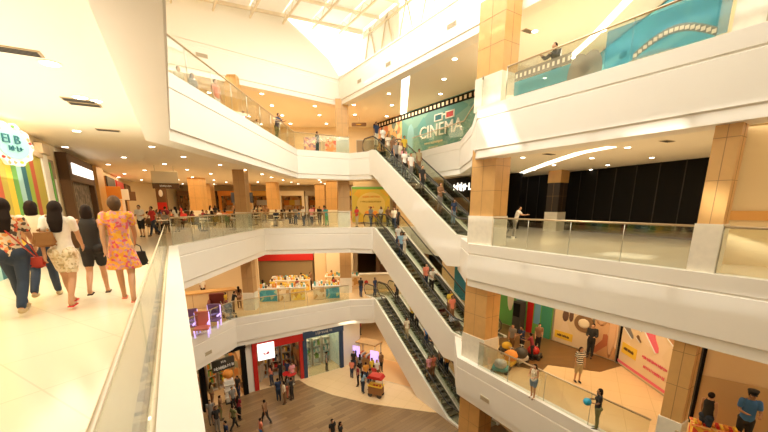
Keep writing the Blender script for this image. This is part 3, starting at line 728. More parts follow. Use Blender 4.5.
# upper left gallery
for x, yf, yh, t, b, kw, lb in [
    (178, 86, 69, 'khaki', 'brown', dict(), 'person nearest the upper left edge of the high gallery'),
    (192, 97, 76, 'grey', 'black', dict(fem=True), 'woman in grey top at the upper left gallery rail'),
    (215, 112, 82, 'coral', 'white', dict(), 'person in coral striped top at the upper left gallery rail'),
    (243, 127, 113, 'red', 'jean', dict(), 'person in red partly hidden behind the upper left gallery edge'),
    (257, 134, 121, 'cream', 'khaki', dict(), 'person in cream partly hidden behind the upper left gallery edge'),
    (276, 139, 115, 'navy', 'olive', dict(pose='lean'), 'man in dark blue leaning on the upper left gallery rail'),
    (317, 150, 133, 'black', 'black', dict(), 'person in black before the orange posters on the top floor')]:
    v = at(x, yh, 6.42); v.z = 5; person(v, -PI/2-.4, lb, H=1.48, top=t, bot=b, **kw)
v = at(558, 48, 6.45); v.z = 5; person(v, 2.1, 'man in dark suit leaning on the upper right gallery rail', H=1.55, top='black', bot='grey', pose='lean', out=LONG, hi=1)
# escalators
def E_(z, lane, t, lb, side=0, turn=0, **k):
    person(escpos(z, lane, t, side), ESCR+turn, lb, H=k.pop('H', 1.5), **k)
E_(5, 0, -.06, 'person in navy top stepping onto the topmost escalator', top='navy', bot='cream'); E_(5, 0, .0, 'person in white top at the head of the topmost escalator', .2, top='white', bot='black', fem=True)
for z, lane, t, sd, tp, bt, kw, lb in [
  (5, 0, .12, -.1, 'cream', 'khaki', dict(fem=True), 'woman in cream top near the head of the topmost escalator'),
  (5, 0, .16, .2, 'brown', 'jean', dict(), 'man in brown shirt near the head of the topmost escalator'),
  (5, 0, .24, -.15, 'grey', 'black', dict(), 'man in grey shirt riding the topmost escalator'),
  (5, 0, .24, .25, 'cream', 'grey', dict(fem=True), 'woman in cream beside the grey-shirted man on the topmost escalator'),
  (5, 1, .12, .1, 'yellow', 'jean', dict(), 'person in yellow top on the far lane of the topmost escalator'),
  (5, 0, .32, .1, 'pink', 'ljean', dict(fem=True), 'woman in pink top riding the topmost escalator'),
  (5, 0, .36, -.2, 'white', 'black', dict(fem=True), 'woman in white with black trousers midway down the topmost escalator'),
  (5, 0, .40, .2, 'white', 'grey', dict(), 'man in white shirt midway down the topmost escalator'),
  (5, 0, .56, 0, 'black', 'black', dict(), 'man all in black alone on the topmost escalator'),
  (5, 0, .76, 0, 'brown', 'grey', dict(fem=True, pose='hold'), 'woman in brown top near the foot of the topmost escalator'),
  (5, 0, .88, .2, 'navy', 'ljean', dict(fem=True, H=1.25), 'child in navy tee at the foot of the topmost escalator'),
  (5, 1, .30, .1, 'khaki', 'brown', dict(), 'person in khaki on the far lane of the topmost escalator'),
  (0, 0, .24, .2, 'white', 'navy', dict(), 'man in white shirt and navy trousers on the middle escalator'),
  (0, 0, .30, -.15, 'lblue', 'jean', dict(), 'person in light blue shirt and jeans on the middle escalator'),
  (0, 0, .32, .25, 'white', 'cream', dict(fem=True, pose='hold'), 'woman in white top and cream trousers on the middle escalator'),
  (0, 1, .04, 0, 'black', 'black', dict(), 'person in black at the head of the middle escalator'),
  (0, 0, .62, -.1, 'coral', 'jean', dict(fem=True), 'woman in coral top lower on the middle escalator'),
  (0, 0, .68, .2, 'white', 'black', dict(pose='reach'), 'man in white shirt and black trousers lower on the middle escalator'),
  (0, 0, .86, .2, 'yellow', 'brown', dict(fem=True), 'person in yellow top near the foot of the middle escalator'),
  (0, 0, .93, 0, 'coral', 'brown', dict(), 'person in coral shirt at the foot of the middle escalator'),
  (-5, 1, .05, 0, 'black', 'black', dict(), 'person in black at the head of the lowest escalator'),
  (-5, 1, .28, 0, 'yellow', 'black', dict(pose='hold'), 'person in yellow top on the far lane of the lowest escalator'),
  (-5, 1, .30, .3, 'brown', 'black', dict(fem=True), 'woman in brown beside the yellow top on the lowest escalator'),
  (-5, 0, .42, 0, 'cream', 'khaki', dict(fem=True), 'woman in cream dress alone on the near lane of the lowest escalator'),
  (-5, 1, .46, 0, 'blue', 'navy', dict(), 'man in blue shirt on the far lane of the lowest escalator'),
  (-5, 1, .52, .2, 'brown', 'jean', dict(fem=True), 'woman in brown top below the blue-shirted man'),
  (-5, 1, .57, -.1, 'black', 'grey', dict(fem=True, pose='hold'), 'woman in black leaning out on the lowest escalator'),
  (-5, 1, .63, .25, 'orange', 'brown', dict(), 'person in orange shirt on the far lane of the lowest escalator'),
  (-5, 1, .68, -.1, 'grey', 'jean', dict(), 'man in grey shirt low on the far lane of the lowest escalator'),
  (-5, 1, .72, .2, 'orange', 'jean', dict(fem=True), 'woman in orange top low on the far lane of the lowest escalator'),
  (-5, 0, .72, -.25, 'pink', 'brown', dict(fem=True), 'woman in pink top low on the near lane of the lowest escalator'),
  (-5, 0, .72, .25, 'coral', 'brown', dict(fem=True), 'woman in coral top beside the pink top on the lowest escalator')]:
    E_(z, lane, t, lb, side=sd, top=tp, bot=bt, **kw)
# lower gallery left / far
for x, yf, yh, t, b, kw, lb in [
  (264, 300, 282, 'green', 'jean', dict(fem=True), 'woman in green at the left end of the market stalls'),
  (273, 299, 277, 'yellow', 'khaki', dict(pose='reach'), 'person in yellow shirt among the market stalls'),
  (298, 298, 280, 'maroon', 'black', dict(), 'person in maroon shirt between two market stalls'),
  (302, 291, 275, 'black', 'black', dict(), 'shop worker in black behind the market stalls'),
  (311, 290, 273, 'brown', 'black', dict(), 'shop worker in brown behind the market stalls'),
  (334, 296, 279, 'red', 'black', dict(fem=True), 'person in red and black at the right end of the market stalls'),
  (332, 288, 273, 'orange', 'brown', dict(), 'person in orange near the cream shop panels'),
  (361, 297, 277, 'black', 'navy', dict(), 'person in black top and navy trousers at the lowest escalator landing'),
  (375, 297, 279, 'navy', 'navy', dict(), 'man in navy clothes at the lowest escalator landing'),
  (204, 299, 289, 'white', 'black', dict(), 'person in white behind the long counter on the lower gallery'),
  (234, 314, 294, 'black', 'brown', dict(pose='lean'), 'person in black leaning over a pushchair by the counter'),
  (240, 308, 286, 'brown', 'brown', dict(fem=True), 'woman in brown beside the lower gallery wood column'),
  (227, 311, 297, 'yellow', 'khaki', dict(H=1.2), 'child in yellow by the long counter'),
  ]:
    k = dict(kw); H = k.pop('H', 1.42); P_(x, yf, -5, random.uniform(-2.6, 2.6), lb, H=H, top=t, bot=b, **k)
# lower gallery right
strp = mat('cloth_striped', (.8, .75, .65), .8)
nt = strp.node_tree; wv = nt.nodes.new('ShaderNodeTexWave'); wv.bands_direction = 'Z'; wv.inputs['Scale'].default_value = 3.2; tc = nt.nodes.new('ShaderNodeTexCoord'); rp = nt.nodes.new('ShaderNodeValToRGB'); rp.color_ramp.interpolation = 'CONSTANT'
rp.color_ramp.elements[0].color = (.05, .04, .03, 1); rp.color_ramp.elements[1].position = .5; rp.color_ramp.elements[1].color = (.85, .8, .68, 1)
nt.links.new(tc.outputs['Object'], wv.inputs[0]); nt.links.new(wv.outputs[1], rp.inputs[0]); nt.links.new(rp.outputs[0], nt.nodes['Principled BSDF'].inputs['Base Color'])
wb, DB, sb = P_(595, 429, -5, 1.25, 'woman in black top and grey trousers holding a blue ball at the rail', yh=390, top='black', bot='olive', pose='hold', fem=True, hair='bob', hi=1, skin=SKIN2)
P_(532, 398, -5, 2.2, 'woman in patterned top and pale shorts leaning at the glass rail', yh=365, topm=spr, bot='ljean', pose='hold', fem=True, hi=1, out=TANK, skin=SKIN)
P_(577, 382, -5, PI, 'person in black and white striped shirt standing before the posters', yh=348, topm=strp, bot='khaki', out=TK, hi=1, fem=True, hair='bob')
P_(589, 358, -5, 2.5, 'tall man in black clothes beside the food poster', H=1.55, top='black', bot='black', out=LONG, pose='hold')
P_(537, 351, -5, 2.9, 'person in brown top behind the ride toys', H=1.3, top='brown', bot='black')
P_(521, 355, -5, 1.9, 'man in navy shirt beside the ride toys', H=1.35, top='navy', bot='black', pose='reach')
P_(531, 360, -5, .9, 'person in red and black bending over the ride toys', H=1.2, top='maroon', bot='black', pose='lean')
P_(511, 352, -5, 2.4, 'person in grey behind the round ride toy', H=1.3, top='grey', bot='brown')
P_(701, 442, -5, -1.2, 'woman in black vest behind the red and yellow stall', yh=394, top='black', bot='jean', fem=True, hair='bun', hi=1, out=('tee', 0, 'pants', 'shoe'))
gd, DG, sg = P_(739, 449, -5, 2.6, 'security guard in blue shirt and dark cap by the cream wall', yh=393, top='blue', bot='black', pose='hold', hi=1)
mb = MB(); mb.lathe([(.1, 0), (.105, .05), (.12, .08), (.115, .1), (.0, .115)], n=20); mb.vprism([(-.06, -.005), (.06, -.005), (.05, .005), (-.05, .005)], .08, .17)
o = mb.build('cap', cl('black')); o.parent = gd; o.location = DG['up'](.735, 0, .005)
hb = W(wb, DB['J'][('wr', -1)]+Vector((.03, .13, DB['dz']))); bb = MB().ball((0, 0, 0), .115, sub=3).build('blue_ball', mat('aqua_ball', (.02, .35, .55), .3)); bb.location = hb; tag(bb, 'shiny light blue ball held by the woman in black at the rail', 'ball')
# ground floor shoppers
for x, yf, yh, t, b, kw, lb in [
  (266, 424, 398, 'brown', 'black', dict(pose='walk'), 'shopper in brown top walking alone on the plank floor'),
  (279, 401, 386, 'navy', 'jean', dict(), 'man in navy shirt near the red shop'),
  (285, 404, 386, 'cream', 'brown', dict(fem=True), 'woman in cream top near the red shop'),
  (292, 400, 382, 'black', 'black', dict(), 'person in black near the red shop'),
  (288, 398, 383, 'grey', 'coral', dict(fem=True), 'woman in grey with coral trousers near the red shop'),
  (262, 442, 420, 'coral', 'blue', dict(H=1.3), 'child in coral and blue at the bottom of the plank floor'),
  (333, 446, 422, 'black', 'grey', dict(), 'person in black at the bottom edge of the plank floor'),
  (341, 449, 426, 'black', 'black', dict(fem=True), 'woman in black beside the other at the bottom of the plank floor'),
  (234, 410, 392, 'grey', 'black', dict(), 'person in grey by the kiosk of the black-signed shop'),
  (235, 430, 404, 'olive', 'black', dict(pose='walk'), 'man in olive walking below the black-signed shop'),
  (212, 425, 402, 'grey', 'grey', dict(), 'person in grey near the white ledge on the ground floor'),
  (213, 405, 388, 'khaki', 'brown', dict(fem=True), 'woman in khaki outside the black-signed shop'),
  (228, 448, 420, 'navy', 'black', dict(), 'person in navy at the bottom left of the plank floor'),
  (245, 390, 374, 'black', 'black', dict(), 'shop worker in black at the door of the black-signed shop'),
  (272, 386, 370, 'coral', 'jean', dict(fem=True), 'shopper in coral inside the red shop'),
  (281, 382, 362, 'black', 'black', dict(), 'shopper in black inside the red shop'),
  (288, 381, 364, 'navy', 'jean', dict(), 'shopper in navy inside the red shop'),
  (293, 383, 369, 'pink', 'grey', dict(fem=True), 'shopper in pink at the red shop doorway'),
  (327, 371, 352, 'grey', 'black', dict(), 'shopper in grey inside the navy-signed shop'),
  (352, 336, 322, 'black', 'brown', dict(), 'person in black far behind the violet-lit kiosk'),
  (360, 335, 322, 'maroon', 'black', dict(), 'person in maroon far behind the violet-lit kiosk'),
  (354, 370, 354, 'black', 'jean', dict(), 'person in black to the left of the violet-lit kiosk'),
  (360, 374, 358, 'grey', 'black', dict(fem=True), 'woman in grey browsing the violet-lit kiosk'),
  (366, 383, 367, 'orange', 'navy', dict(), 'person in orange browsing the violet-lit kiosk'),
  (370, 390, 373, 'brown', 'jean', dict(), 'man in brown beside the snack cart'),
  (350, 362, 347, 'red', 'black', dict(), 'person in red left of the kiosk near the wall pier'),
  (357, 366, 350, 'navy', 'brown', dict(fem=True), 'woman in navy left of the kiosk'),
  (352, 378, 362, 'coral', 'jean', dict(H=1.3), 'child in coral left of the kiosk'),
  (358, 386, 370, 'maroon', 'black', dict(), 'man in maroon shirt below the kiosk'),
  (363, 393, 377, 'lblue', 'jean', dict(fem=True), 'woman in light blue beside the snack cart'),
  (372, 378, 362, 'yellow', 'brown', dict(), 'person in yellow in front of the kiosk'),
  (374, 386, 370, 'red', 'brown', dict(), 'seller in red behind the snack cart'),
  (381, 372, 357, 'brown', 'black', dict(), 'person in brown right of the kiosk'),
  (240, 420, 402, 'maroon', 'black', dict(fem=True), 'woman in maroon below the slim promo stand'),
  (222, 420, 400, 'brown', 'olive', dict(), 'man in brown among the shoppers by the black-signed shop'),
  (218, 432, 408, 'black', 'grey', dict(fem=True), 'woman in black among the shoppers by the black-signed shop'),
  (227, 396, 380, 'yellow', 'brown', dict(), 'shopper in yellow inside the black-signed shop'),
  (239, 398, 380, 'black', 'navy', dict(), 'shopper in black inside the black-signed shop'),
  (377, 380, 364, 'white', 'brown', dict(fem=True), 'woman in white behind the snack cart')]:
    k = dict(kw); H = k.pop('H', 1.45); P_(x, yf, -10, random.uniform(-3, 3), lb, H=H, top=t, bot=b, **k)

# ------------------------------------------------------------------ shopfronts, panels and signs
def wall_root(name, label, cat, p0, p1, z, group=None):     # p0 = viewer's left end
    r = thing(name, label, cat, (p0[0], p0[1], z), face_rot(p0, p1), group); L = math.hypot(p1[0]-p0[0], p1[1]-p0[1]); return r, L
def swall(name, p0, p1, z, h, m, th=.2, back=.02):
    L = math.hypot(p1[0]-p0[0], p1[1]-p0[1]); o = MB().box(0, L, back, back+th, 0, h).build(name, m); o.location = (p0[0], p0[1], z); o.rotation_euler = (0, 0, face_rot(p0, p1)); return struct(o)
# A) left row of shops beside the walkway (viewed left to right going away)
LB = Vector((-11.3, 12.9)); LD = Vector((-.495, .869))
def lp(s): return (LB.x+LD.x*s, LB.y+LD.y*s)
swall('wall_shops', lp(-12), lp(4.2), 0, 3.65, M_WALL, .3)
# find wall stations from picture columns
def station(x):
    r = ray(x, 205); k = r[0]/r[1]      # X = kY
    return (k*LB.y-LB.x)/(LD.x-k*LD.y)
sA, sB = station(-60), station(46)
r, L = wall_root('shopfront', 'striped children shop front in green teal and red beside the walking women', 'shop front', lp(sA), lp(sB), 0)
cols = [YEL, GREEN, C('pale_aqua', .35, .60, .58), DTEAL, C('moss', .30, .42, .05), C('brick_red', .50, .10, .04), C('mustard', .5, .4, .06)]
n = 16; w = L/n
for i in range(n):
    MB().box(i*w, (i+1)*w, -.08, 0, 0, 3.0).build('stripe', cols[(i+6) % 7] if i < n-1 else cols[6], r)
MB().rbox(-.1, L+.1, -.14, 0, 2.95, 3.12, .02).build('header', M_STONE, r)
sg = station(13); v = Vector(lp(sg)); r, _ = wall_root('round_shop_sign', 'round white and aqua shop sign hanging over the striped shop front', 'sign', (v.x, v.y), (v.x+LD.x, v.y+LD.y), 2.98)
r.scale = (.92, 1, .80); r.rotation_euler.z -= .45
mb = MB(); mb.vprism([((.60+.035*math.cos(10*t))*math.cos(t), (.60+.035*math.cos(10*t))*math.sin(t)) for t in [2*PI*k/60 for k in range(60)]], -.30, -.16); mb.build('sign_rim', cellmat('sign_rim_mosaic', [(.9, .88, .82)]*8+[(.75, .3, .15), (.9, .88, .8), (.5, .6, .4)], 12), r)
MB().vprism([(.45*math.cos(t), .42*math.sin(t)) for t in [2*PI*k/40 for k in range(40)]], -.33, -.29).build('sign_disc', C('sign_aqua', .30, .62, .62), r)
text('lettering', 'El B', .34, DTEAL, r, (-.08, -.35, .12)); text('lettering', 4, .2, DTEAL, r, (.02, -.35, -.12))
for i, (a, c) in enumerate(((.2, RED), (1.4, GREEN), (2.6, ORG), (4.0, RED), (5.0, YEL))):
    MB().ball((.52*math.cos(a), -.31, .52*math.sin(a)), 1, .05, .03, .04).build('flower', c, r)
for s0, s1, m, nm_, lb in ((46, 52, M_WHITEW, 'pilaster', 'white pilaster between the striped shop and the grey display panel'), (52.5, 57, GREY, 'poster_board', 'narrow grey display panel with green trim beside the white pilaster')):
    r, L = wall_root(nm_, lb, nm_.replace('_', ' '), lp(station(s0)), lp(station(s1)), 0)
    MB().rbox(0, L, -.12, 0, 0, 3.0 if m is GREY else 3.4, .02).build('body', m, r)
    if m is GREY: MB().box(0, .12, -.14, 0, 0, 2.9).build('trim', GREEN, r); MB().box(.3, L-.1, -.14, -.1, .8, 2.4).build('poster', M_WHITEW, r)
    else: MB().rbox(-.05, L+.05, -.2, 0, 3.1, 3.4, .02).build('cap', M_STONE, r)
r, L = wall_root('shop_entrance', 'brown framed shop entrance with white lit sign and dark stone interior', 'shop front', lp(station(64.5)), lp(station(91)), 0)
mb = MB(); mb.box(0, .3, -.3, 0, 0, 3.4); mb.box(L-.3, L, -.3, 0, 0, 3.4); mb.box(0, L, -.3, 0, 2.45, 3.4); mb.build('door_frame', BROWN, r)
MB().rbox(.55, L-.5, -.36, -.28, 2.7, 3.1, .02).build('lit_sign', SGLOW, r)
MB().box(.3, L-.3, -.1, -.05, 0, 2.45).build('interior', cellmat('stone_cladding', [(.20, .17, .13), (.28, .24, .19), (.15, .12, .10), (.33, .27, .2)], 6), r)

r, L = wall_root('wood_pilaster', 'honey wood pilaster past the brown framed entrance', 'pilaster', lp(station(96)), lp(station(103)), 0); MB().rbox(0, L, -.25, 0, 0, 3.5, .02).build('body', M_WOOD, r); MB().rbox(-.03, L+.03, -.28, 0, 0, .3, .02).build('plinth', M_STONE, r)

swall('wall_shops_2', lp(4.2), lp(station(136)), 0, 3.65, M_WALL, .3)
for x0, x1, fm, gl, sg_, lb, tx in ((105, 113, ORG, 'warm_panel_a', M_DARK, 'orange lit boutique entrance past the honey wood pilaster', 'OTICA'), (115, 122, WHITE, 'warm_panel_b', RED, 'white framed boutique entrance beyond the orange lit one', 'JOIAS'), (124, 131, BROWN, 'warm_panel_c', BROWN, 'brown framed boutique entrance nearest the food court', 'CAFE')):
    r, L = wall_root('shop_entrance', lb, 'shop front', lp(station(x0)), lp(station(x1)), 0)
    MB().box(0, .25, -.22, 0, 0, 3.2).build('door_frame', fm, r); MB().box(L-.25, L, -.22, 0, 0, 3.2).build('door_frame', fm, r); MB().rbox(0, L, -.3, 0, 2.45, 3.2, .02).build('sign_band', sg_, r)
    MB().box(.25, L-.25, -.06, -.02, 0, 2.45).build('interior', mat(gl, (.75, .42, .15), .7, noise=.2, nscale=2), r)
    MB().rbox(-.45, -.35, -.9, -.1, 1.9, 2.6, .02).build('blade_sign', fm, r)
# B) generic lit shop units along the back of a gallery
def shop(p0, p1, z, h, label, sign, body, glow=WGLOW, signm=None, txt=None, goods=(RED, YEL, ORG), counter=True, group=None, band=.5, txtm=None, depth=1.6):
    r, L = wall_root('shop_unit', label, 'shop', p0, p1, z, group)
    b = MB(); b.box(0, L, depth, depth+.1, 0, h); b.box(0, .1, 0, depth, 0, h); b.box(L-.1, L, 0, depth, 0, h); b.build('interior', glow, r)
    MB().box(-.05, .22, -.06, .12, 0, h).build('door_frame', body, r); MB().box(L-.22, L+.05, -.06, .12, 0, h).build('door_frame', body, r)
    MB().rbox(-.05, L+.05, -.16, .1, h-band, h, .02).build('sign_band', sign, r)
    if txt: text('lettering', txt, band*.55, txtm or SGLOW, r, (L/2, -.18, h-band/2))
    if counter:
        mb = MB(); mb.rbox(.35, L-.35, -.15, .35, 0, .95, .03); mb.mi = 1; mb.rbox(.3, L-.3, -.22, .42, .95, 1.02, .015); mb.build('counter', [body, LGREY], r)
        for i in range(4):
            x = L*(i+.7)/4.5; MB().rbox(x-.35, x+.28, depth-.08, depth-.02, 1.55, 2.1, .01).build('menu_board', random.choice([YEL, CREAMP, ORG, WHITE]), r)
    else:
        for k in range(3):
            mb = MB(); x = L*(.18+.26*k); mb.box(x, x+L*.2, depth-.45, depth-.05, 0, .08)
            for zz in (.5, 1.0, 1.5, 2.0): mb.box(x, x+L*.2, depth-.4, depth-.05, zz, zz+.03)
            mb.box(x, x+.03, depth-.4, depth-.05, 0, 2.1); mb.box(x+L*.2-.03, x+L*.2, depth-.4, depth-.05, 0, 2.1); mb.build('shelf', LGREY, r)
            mb = MB()
            for zz in (.53, 1.03, 1.53):
                for q in range(5):
                    xx = x+.06+q*(L*.2-.12)/5; mb.mi = random.randrange(len(goods)); mb.rbox(xx, xx+.09+random.random()*.06, depth-.36, depth-.12, zz, zz+.18+random.random()*.18, .01)
            mb.build('goods', list(goods), r)['kind'] = 'stuff'
    return r
swall('wall_food_court', (-22, 40.6), (6, 40.6), 0, 3.65, M_WALL)
swall('wall_food_side', (-22.5, 28), (-22, 40.6), 0, 3.65, M_WALL)
fc = [(-21.6, -17.6, BROWN, 8, 'dark-signed food counter at the far left of the food court', BROWN, WGLOW),
      (-17.3, -14.3, ORG, None, 'orange food counter beside the dark-signed one', ORG, WGLOW), (-14, -11.2, C('amber', .7, .38, .06), None, 'amber food counter in the middle of the food court', CREAMP, WGLOW),
      (-11, -8.4, CREAMP, None, 'pale food counter right of the amber one', CREAMP, WGLOW), (-8.2, -5.6, GREY, None, 'grey food counter with dark panels', LGREY, WGLOW), (-5.4, -3.0, YEL, None, 'yellow food counter beside the grey one', ORG, WGLOW), (-2.8, -.4, C('deep_red', .4, .02, .02), None, 'deep red food counter at the right end of the food court', BROWN, WGLOW)]
for x0, x1, sm, tx, lb, body, gl in fc: shop((x0, 38.9), (x1, 38.9), 0, 3.0, lb, sm, body, gl, txt=tx)
for x in (-13.6, -12.5):
    r = thing('menu_screen', 'dark hanging menu screen over the food court tables', 'screen', (x, 33, 1.75), 0, 'twin dark menu screens in the food court'); MB().rbox(0, .85, -.05, .05, 0, .9, .02).build('bezel', M_DARK, r); MB().box(.05, .8, -.06, -.04, .06, .84).build('display', mat('screen_dim', (.05, .06, .09), .2), r); MB().tube([(.42, 0, .9), (.42, 0, 1.9)], .02, 6).build('hanger', M_STEEL, r)
for x, y, m, lb in ((-20.5, 33.5, M_BLACK, 'tall brown sign pylon with white emblem at the food court entrance'), ):
    r = thing('sign_pylon', lb, 'sign', (x, y, 0)); MB().rbox(0, .9, -.1, .1, 0, 3.2, .03).build('panel', BROWN, r); MB().ball((.45, -.11, 2.6), 1, .2, .02, .32).build('emblem', WHITE, r); MB().rbox(.02, .88, -.12, -.1, 0, 1.8, .01).build('poster', RED, r)
# yellow poster and neighbours past the landing
def poster(p0, p1, z0, z1, label, m, name='wall_poster', cat='poster', frame=M_STEEL):
    r, L = wall_root(name, label, cat, p0, p1, z0); MB().rbox(0, L, -.06, 0, 0, z1-z0, .015).build('frame', frame, r); MB().box(.05, L-.05, -.075, -.05, .05, z1-z0-.05).build('print', m, r); return r, L
swall('wall_landing', (-2.6, 31.6), (9.5, 31.6), 0, 3.65, M_CEILD)
r, L = poster((-2.75, 31.3), (.55, 31.3), .1, 3.1, 'large yellow and lime advertising poster facing the escalators', cellmat('poster_yellow', [(.66, .46, .05), (.60, .48, .08), (.50, .42, .06), (.68, .40, .05)], 1.3))
mb = MB(); mb.vprism([(1.65+1.2*math.cos(t), 1.5+1.0*math.sin(t)) for t in [2*PI*k/32 for k in range(32)]], -.09, -.07); mb.build('halo_print', C('poster_gold', .72, .56, .16), r)
for i, (tx, z, s, m) in enumerate(((14, 2.15, .2, ORG), (16, 1.75, .22, C('olive_text', .35, .25, .03)), (5, 1.3, .18, RED))): text('lettering', tx, s, m, r, (1.65, -.1, z))
MB().ball((1.4, -.1, .8), 1, .3, .03, .2).ball((2.0, -.1, .7), 1, .25, .03, .3).build('flower_print', ORG, r)
MB().box(.05, 3.2, -.08, -.07, 2.75, 2.95).build('lime_edge', GREEN, r)
shop((.8, 31.2), (4.2, 31.2), 0, 3.1, 'dark red and orange shop right of the yellow poster', RED, BROWN, WGLOW, goods=(RED, ORG, BROWN, YEL), counter=False, depth=1.2)
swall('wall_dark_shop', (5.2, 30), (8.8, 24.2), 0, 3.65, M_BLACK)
a, b = at(440, 205.01, 3.6), None
r, L = wall_root('shop_unit', 'black fronted shop with white script sign and lime neon frame', 'shop', (4.6, 28.6), (7.6, 24.0), 0)
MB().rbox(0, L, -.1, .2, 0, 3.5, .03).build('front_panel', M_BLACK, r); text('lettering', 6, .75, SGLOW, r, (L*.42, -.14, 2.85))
mb = MB(); mb.box(L*.55, L*.95, -.14, -.1, 2.1, 2.2); mb.box(L*.55, L*.55+.1, -.14, -.1, 0, 2.2); mb.box(L*.95-.1, L*.95, -.14, -.1, 0, 2.2); mb.build('neon_frame', NEON, r)
MB().box(L*.1, L*.5, -.12, -.1, .3, 2.1).build('window_display', BROWN, r)
# black shuttered frontage, right
pb0, pb1 = at(508, 178.5, 3.6), at(718, 156, 3.6)
r, L = wall_root('black_frontage', 'long black shuttered shop frontage behind the right railing', 'shop front', pb0, pb1, 0)
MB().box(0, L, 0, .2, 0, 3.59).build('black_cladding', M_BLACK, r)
for i in range(1, 12):
    MB().box(L*i/12-.02, L*i/12+.02, -.03, 0, 0, 3.6).build('seam_strip', mat('dark_seam', (.03, .022, .015), .4), r)
MB().box(0, L, -.06, 0, 0, .35).build('kick_plate', mat('dark_brown_kick', (.09, .05, .025), .4), r)
for s in (.02, .05): MB().tube([(L*s, -.2, 0), (L*s, -.2, 3.6)], .04, 8).build('upright_pipe', M_DARK, r)
column(*(Vector(pb0[:2]).lerp(Vector(pb1[:2]), .45)+Vector((-1.1, -.6))), .8, .8, RANG, 0, 2.9, m=mat('column_dark_reflection', (.035, .022, .014), .5)); vv = COL.objects  # lower shaft of the wood column coloured dark for the reflection on it
bc = Vector(pb0[:2]).lerp(Vector(pb1[:2]), .45)+Vector((-1.1, -.6)); o = MB().box(-.42, .42, -.42, .42, 0, .75).build('column', M_WOOD); o.location = (bc.x, bc.y, 2.88); o.rotation_euler = (0, 0, RANG); struct(o)
# cream wall at the far right, with orange stripe
cw0, cw1 = at(719, 262, 0), at(800, 300, 0)
cw0 = Vector((9.18, 9.8)); cwd = Vector((.80, -.60))
swall('wall_cream', cw0, cw0+cwd*9, 0, 3.65, mat('cream_wall_warm', (.86, .68, .40), .6), .3)
o = MB().box(0, 9, -.02, 0, 1.18, 1.42).build('trim_6', mat('orange_band', (.80, .42, .12), .5)); o.location = (cw0.x, cw0.y, 0); o.rotation_euler = (0, 0, math.atan2(cwd.y, cwd.x)); struct(o)
o = MB().box(-.10, .0, -.06, .35, 0, 3.6).build('trim_7', M_BLACK); o.location = (cw0.x, cw0.y, 0); o.rotation_euler = (0, 0, math.atan2(cwd.y, cwd.x)); struct(o)
# cinema mural, top floor
def filmstrip(parent, x0, x1, y, z, w, n, name='film_strip'):
    o = MB().box(x0, x1, y-.01, y, z, z+w).build(name, M_BLACK, parent); mb = MB(); d = (x1-x0)/n
    for k in range(n): mb.box(x0+k*d+d*.25, x0+k*d+d*.75, y-.016, y-.01, z+w*.25, z+w*.75)
    mb.build('perforations', CREAMP, o)
pc0, pc1 = at(372, 136, 8.5), at(492, 97, 8.5)
pc0 = Vector((-.9, 34.5)); pc1 = Vector((7.0, 22.6)); 
r, L = wall_root('cinema_mural', 'teal cinema mural with film strip border above the topmost escalator', 'mural', pc0, pc1, 5)
cm = cellmat('mural_teal', [(.16, .38, .34), (.12, .34, .33), (.22, .42, .36), (.14, .32, .30)], .9)
MB().box(L*.30, L, -.05, .2, 0, 3.6).build('mural_panel', cm, r)
MB().box(0, L*.30, -.05, .2, 0, 3.6).build('mural_collage', cellmat('mural_collage', [(.75, .40, .15), (.80, .55, .25), (.65, .25, .12), (.45, .30, .12), (.85, .62, .35), (.20, .25, .2)], 2.2), r)
filmstrip(r, 0, L, -.05, 3.1, .45, 34)
text('lettering', 'CINEMA', 1.2, WHITE, r, (L*.615, -.09, 1.72), ext=.03)
text('lettering', 16, .24, CREAMP, r, (L*.57, -.09, .98)); text('lettering', 10, .2, CREAMP, r, (L*.57, -.09, .66))
g = MB()
for x0, x1 in ((L*.575, L*.635), (L*.655, L*.715)):
    g.box(x0, x1, -.10, -.05, 2.32, 2.39); g.box(x0, x1, -.10, -.05, 2.72, 2.79); g.box(x0, x0+.09, -.10, -.05, 2.32, 2.79); g.box(x1-.09, x1, -.10, -.05, 2.32, 2.79)
g.box(L*.635, L*.655, -.1, -.05, 2.6, 2.7); g.build('glasses_print', WHITE, r)
MB().box(L*.575+.09, L*.635-.09, -.08, -.05, 2.39, 2.72).build('lens_print', DTEAL, r); MB().box(L*.655+.09, L*.715-.09, -.08, -.05, 2.39, 2.72).build('lens_print', RED, r)
MB().ball((L*.93, -.03, 1.6), 1, .6, .05, 1.1).ball((L*.38, -.03, 1.6), 1, .5, .05, 1.2).build('swirl_print', C('pale_teal', .25, .50, .52), r)
# blue mural, top right
pm0, pm1 = at(588, 62, 8.6), at(667, 0, 8.6)
d = (pm1-pm0).normalized(); pm0 = pm0-d*.2; MW = 8.4
r, L = wall_root('blue_mural', 'blue and teal film themed mural behind the upper right gallery', 'mural', pm0[:2], (pm0+d*MW)[:2], 5)
MB().box(0, L, -.05, .2, 0, 3.55).build('mural_panel', cellmat('mural_blue', [(.03, .22, .30), (.05, .30, .38), (.10, .36, .40), (.04, .26, .36)], .7), r)
pts = [(x*L, .9+1.15*math.sin(x*PI)) for x in [i/24 for i in range(25)]]
st = MB(); pf = MB()
for (x0, z0), (x1, z1) in zip(pts, pts[1:]):
    st.quad([(x0, -.07, z0-.22), (x1, -.07, z1-.22), (x1, -.07, z1+.22), (x0, -.07, z0+.22)])
    xm, zm = (x0+x1)/2, (z0+z1)/2; pf.box(xm-.05, xm+.05, -.085, -.07, zm-.12, zm+.12)
o = st.build('film_strip', C('khaki_film', .34, .28, .16), r); pf.build('perforations', C('pale_khaki', .65, .6, .4), o)
MB().box(L*.15, L*.4, -.06, -.05, 2.6, 2.9).box(L*.5, L*.9, -.06, -.05, 1.9, 2.2).build('light_streak', C('aqua_streak', .2, .55, .6), r)
